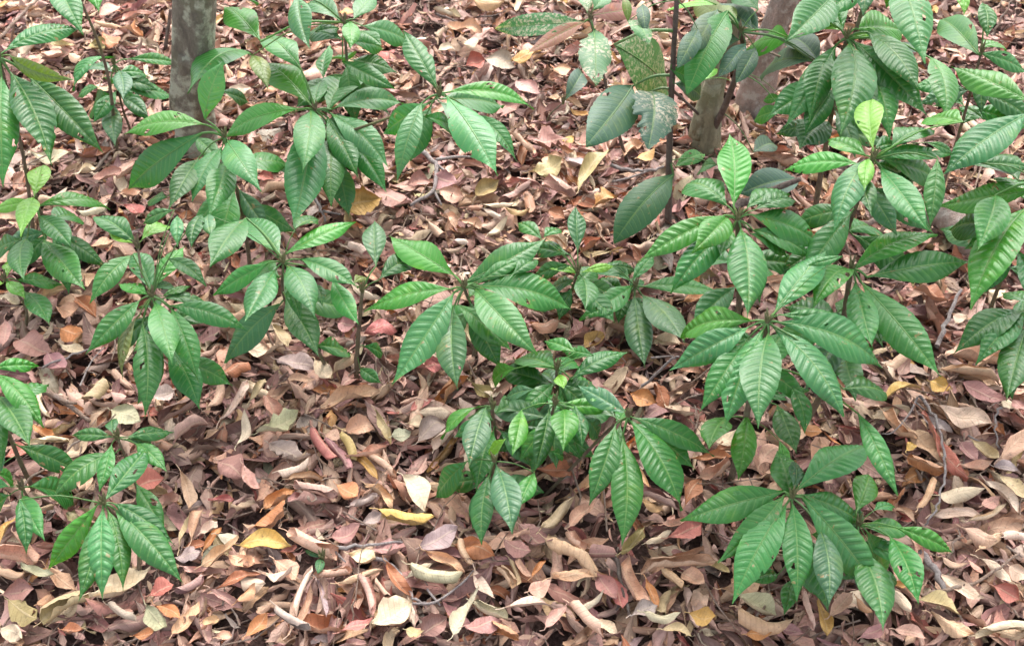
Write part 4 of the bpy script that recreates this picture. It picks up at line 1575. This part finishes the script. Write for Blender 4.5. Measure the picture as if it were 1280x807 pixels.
def leaf_mass(N, xr, yr, zlo, zhi, lo, hi, seed, nu=6, nv=5, core=None, rolls=.45, tints=None, patch=0.0):
    """N dry leaves in one go: every one with its own outline, curl, tilt and colour"""
    r = np.random.default_rng(seed)
    u = np.linspace(0, 1, nu)
    v = np.linspace(-1, 1, nv)
    U, Vv = np.meshgrid(u, v, indexing='ij')
    U, Vv = U.ravel()[None], Vv.ravel()[None]
    X = r.uniform(*xr, (N, 1))
    Y = r.uniform(*yr, (N, 1))
    if core is not None:
        k = ~((X > core[0]) & (X < core[1]) & (Y > core[2]) & (Y < core[3]))[:, 0]
        X, Y = X[k], Y[k]
        N = len(X)
    if patch:                                 # worn places where only crumbs and soil lie
        s_ = np.sin(X * 4.7 + 1.1 + 1.5 * np.sin(Y * 3.1)) * np.sin(Y * 5.3 + .4 + 1.3 * np.sin(X * 2.7)) + .35 * np.sin(X * 13 + Y * 11)
        k = (s_ < .62)[:, 0] | (r.random(N) > patch)
        X, Y = X[k], Y[k]
        N = len(X)
    c = lambda a, b: r.uniform(a, b, (N, 1))
    L = np.exp(c(math.log(lo), math.log(hi)))
    Wd = L * c(.20, .54)
    pk = c(.38, .62)
    pr = np.sin(np.pi * U ** (np.log(.5) / np.log(pk))) ** c(.65, 1.05)
    pr = pr * (.45 + .55 * np.clip((1 - U) / .3, 0, 1))
    pr = np.where(U < .001, c(.02, .3), np.where(U > .999, .0, pr))
    rag = (r.random((N, 1)) < .42) * np.clip(r.normal(0, .4, (N, nu * nv)), 0, .65) * np.abs(Vv)
    jit = 1 + r.normal(0, .07, (N, nu * nv)) * np.abs(Vv)
    lat = Vv * Wd / 2 * pr * (1 - rag) * jit
    hw = Wd / 2
    K = c(-2.6, 2.8)
    roll_ = r.random((N, 1)) < rolls
    K = np.where(roll_, np.sign(K) * c(2.6, 5.6), K * .8)
    Wd = np.where(roll_, Wd * 1.25, Wd)
    hw = Wd / 2
    lat = Vv * hw * pr * (1 - rag) * jit
    K = np.where(np.abs(K) < .15, .15, K)
    th = lat / hw * K / 2 * 1.2
    R = hw / np.abs(K) * 2 / 1.2
    y = np.sin(th) * R
    z = np.sign(K) * (1 - np.cos(th)) * R
    x = (U - .5) * L
    z = z - c(-.25, .3) * L * (2 * U - 1) ** 2 * .6
    y = y + c(-.14, .14) * L * (2 * U - 1) ** 2
    z = z + L * .04 * np.sin(U * c(4, 11) + c(0, 6) + Vv * c(-3, 3))
    z = z + L * c(0, .16) * np.abs(((U * c(1.1, 2.4) + Vv * c(-.8, .8) + c(0, 1)) % 1) - .5)
    z = z + L * c(-.5, .8) * np.clip(U - c(.5, .8), 0, 1)
    z = z + r.normal(0, .013, (N, nu * nv)) * L * np.where(roll_, 1.4, 1)
    y = y + r.normal(0, .012, (N, nu * nv)) * L
    tw = c(-.8, .8) * (U - .5)
    y, z = y * np.cos(tw) - z * np.sin(tw), y * np.sin(tw) + z * np.cos(tw)
    a = r.normal(0, .42, (N, 1))
    b = r.normal(0, .24, (N, 1))
    y, z = y * np.cos(a) - z * np.sin(a), y * np.sin(a) + z * np.cos(a)
    x, z = x * np.cos(b) + z * np.sin(b), -x * np.sin(b) + z * np.cos(b)
    g = c(0, 2 * math.pi)
    x, y = x * np.cos(g) - y * np.sin(g), x * np.sin(g) + y * np.cos(g)
    depth = c(0, 1)
    Z0 = zlo + (zhi - zlo) * depth
    P = np.stack([X + x, Y + y, Z0 + z], -1)
    P[..., 2] += ground_z(P[..., 0], P[..., 1]) + .02
    m = nu * nv
    i, j = np.meshgrid(np.arange(nu - 1), np.arange(nv - 1), indexing='ij')
    k = (i * nv + j).ravel()
    F1 = np.stack([k, k + nv, k + nv + 1, k + 1], -1)
    F = (F1[None] + (np.arange(N) * m)[:, None, None]).reshape(-1, 4)
    uv = np.tile(np.stack([(Vv[0] + 1) / 2, U[0]], -1), (N, 1))
    tints = tints or MASS_TINTS
    nm = [a_ for a_, _ in tints]
    pw = np.array([b_ for _, b_ in tints])
    idx = r.choice(len(nm), N, p=pw / pw.sum())
    base = np.array([TINT[q] for q in nm])[idx] * r.uniform(.62, 1.15, (N, 1)) * r.uniform(.93, 1.07, (N, 3))
    tint = np.repeat(base, m, 0)
    return P.reshape(-1, 3), F, uv, tint


CORE = (-1.75, 1.75, .75, 3.45)
parts = [leaf_mass(27000, CORE[:2], CORE[2:], -.014, .014, .030, .098, 21, patch=.45),
         leaf_mass(3600, CORE[:2], (.75, 3.3), .008, .022, .045, .10, 24, 8, 7, None, .85,
                   (('tan', 22), ('pink', 34), ('peach', 14), ('cream', 12), ('mauve', 10), ('rust', 5), ('khaki', 4)), .8),
         leaf_mass(26000, CORE[:2], CORE[2:], -.014, .018, .008, .032, 22, 4, 3),
         leaf_mass(14000, (-3.2, 3.2), (-.3, 5.0), -.012, .016, .035, .09, 23, 5, 4, CORE)]
Vs, Fs, Us, Ts = [], [], [], []
off = 0
for V_, F_, U_, T_ in parts:
    Vs.append(V_)
    Fs.append(F_ + off)
    Us.append(U_)
    Ts.append(T_)
    off += len(V_)
o = link_obj('leaf_litter', quad_mesh('leaf_litter', np.concatenate(Vs), np.concatenate(Fs), M_DRYMASS, np.concatenate(Us), True, np.concatenate(Ts)))
tag(o, 'thick carpet of small brown and mauve dry leaves covering the forest floor', 'leaf litter', kind='stuff')

# ------------------------------------------------------------------ broken stalks and twiglets among the leaves
Vs, Fs = [], []
off = 0
for k in range(2600):
    x, y = rng.uniform(-1.8, 1.8), rng.uniform(.75, 3.5)
    L = rng.uniform(.02, .10) if k % 9 else rng.uniform(.10, .24)
    g = rng.uniform(0, 2 * math.pi)
    z = rng.uniform(.006, .034)
    d = np.array((math.cos(g), math.sin(g), rng.normal(0, .12)))
    p = np.array((x, y, z))
    q = np.array((-d[1], d[0], 0)) * L * rng.uniform(-.16, .16)
    rr_ = rng.uniform(.0006, .0019)
    tv, tf = tube([p - d * L / 2, p + q, p + d * L / 2], [rr_, rr_ * .9, rr_ * .6], 4, 0, k, cap=False)
    Vs.append(np.array(tv))
    Fs.append(np.array(tf) + off)
    off += len(tv)
o = link_obj('twig_litter', quad_mesh('twig_litter', np.concatenate(Vs), np.concatenate(Fs), M_TWIG))
tag(o, 'scattered broken leaf stalks and twiglets among the dry leaves', 'twig litter', kind='stuff')
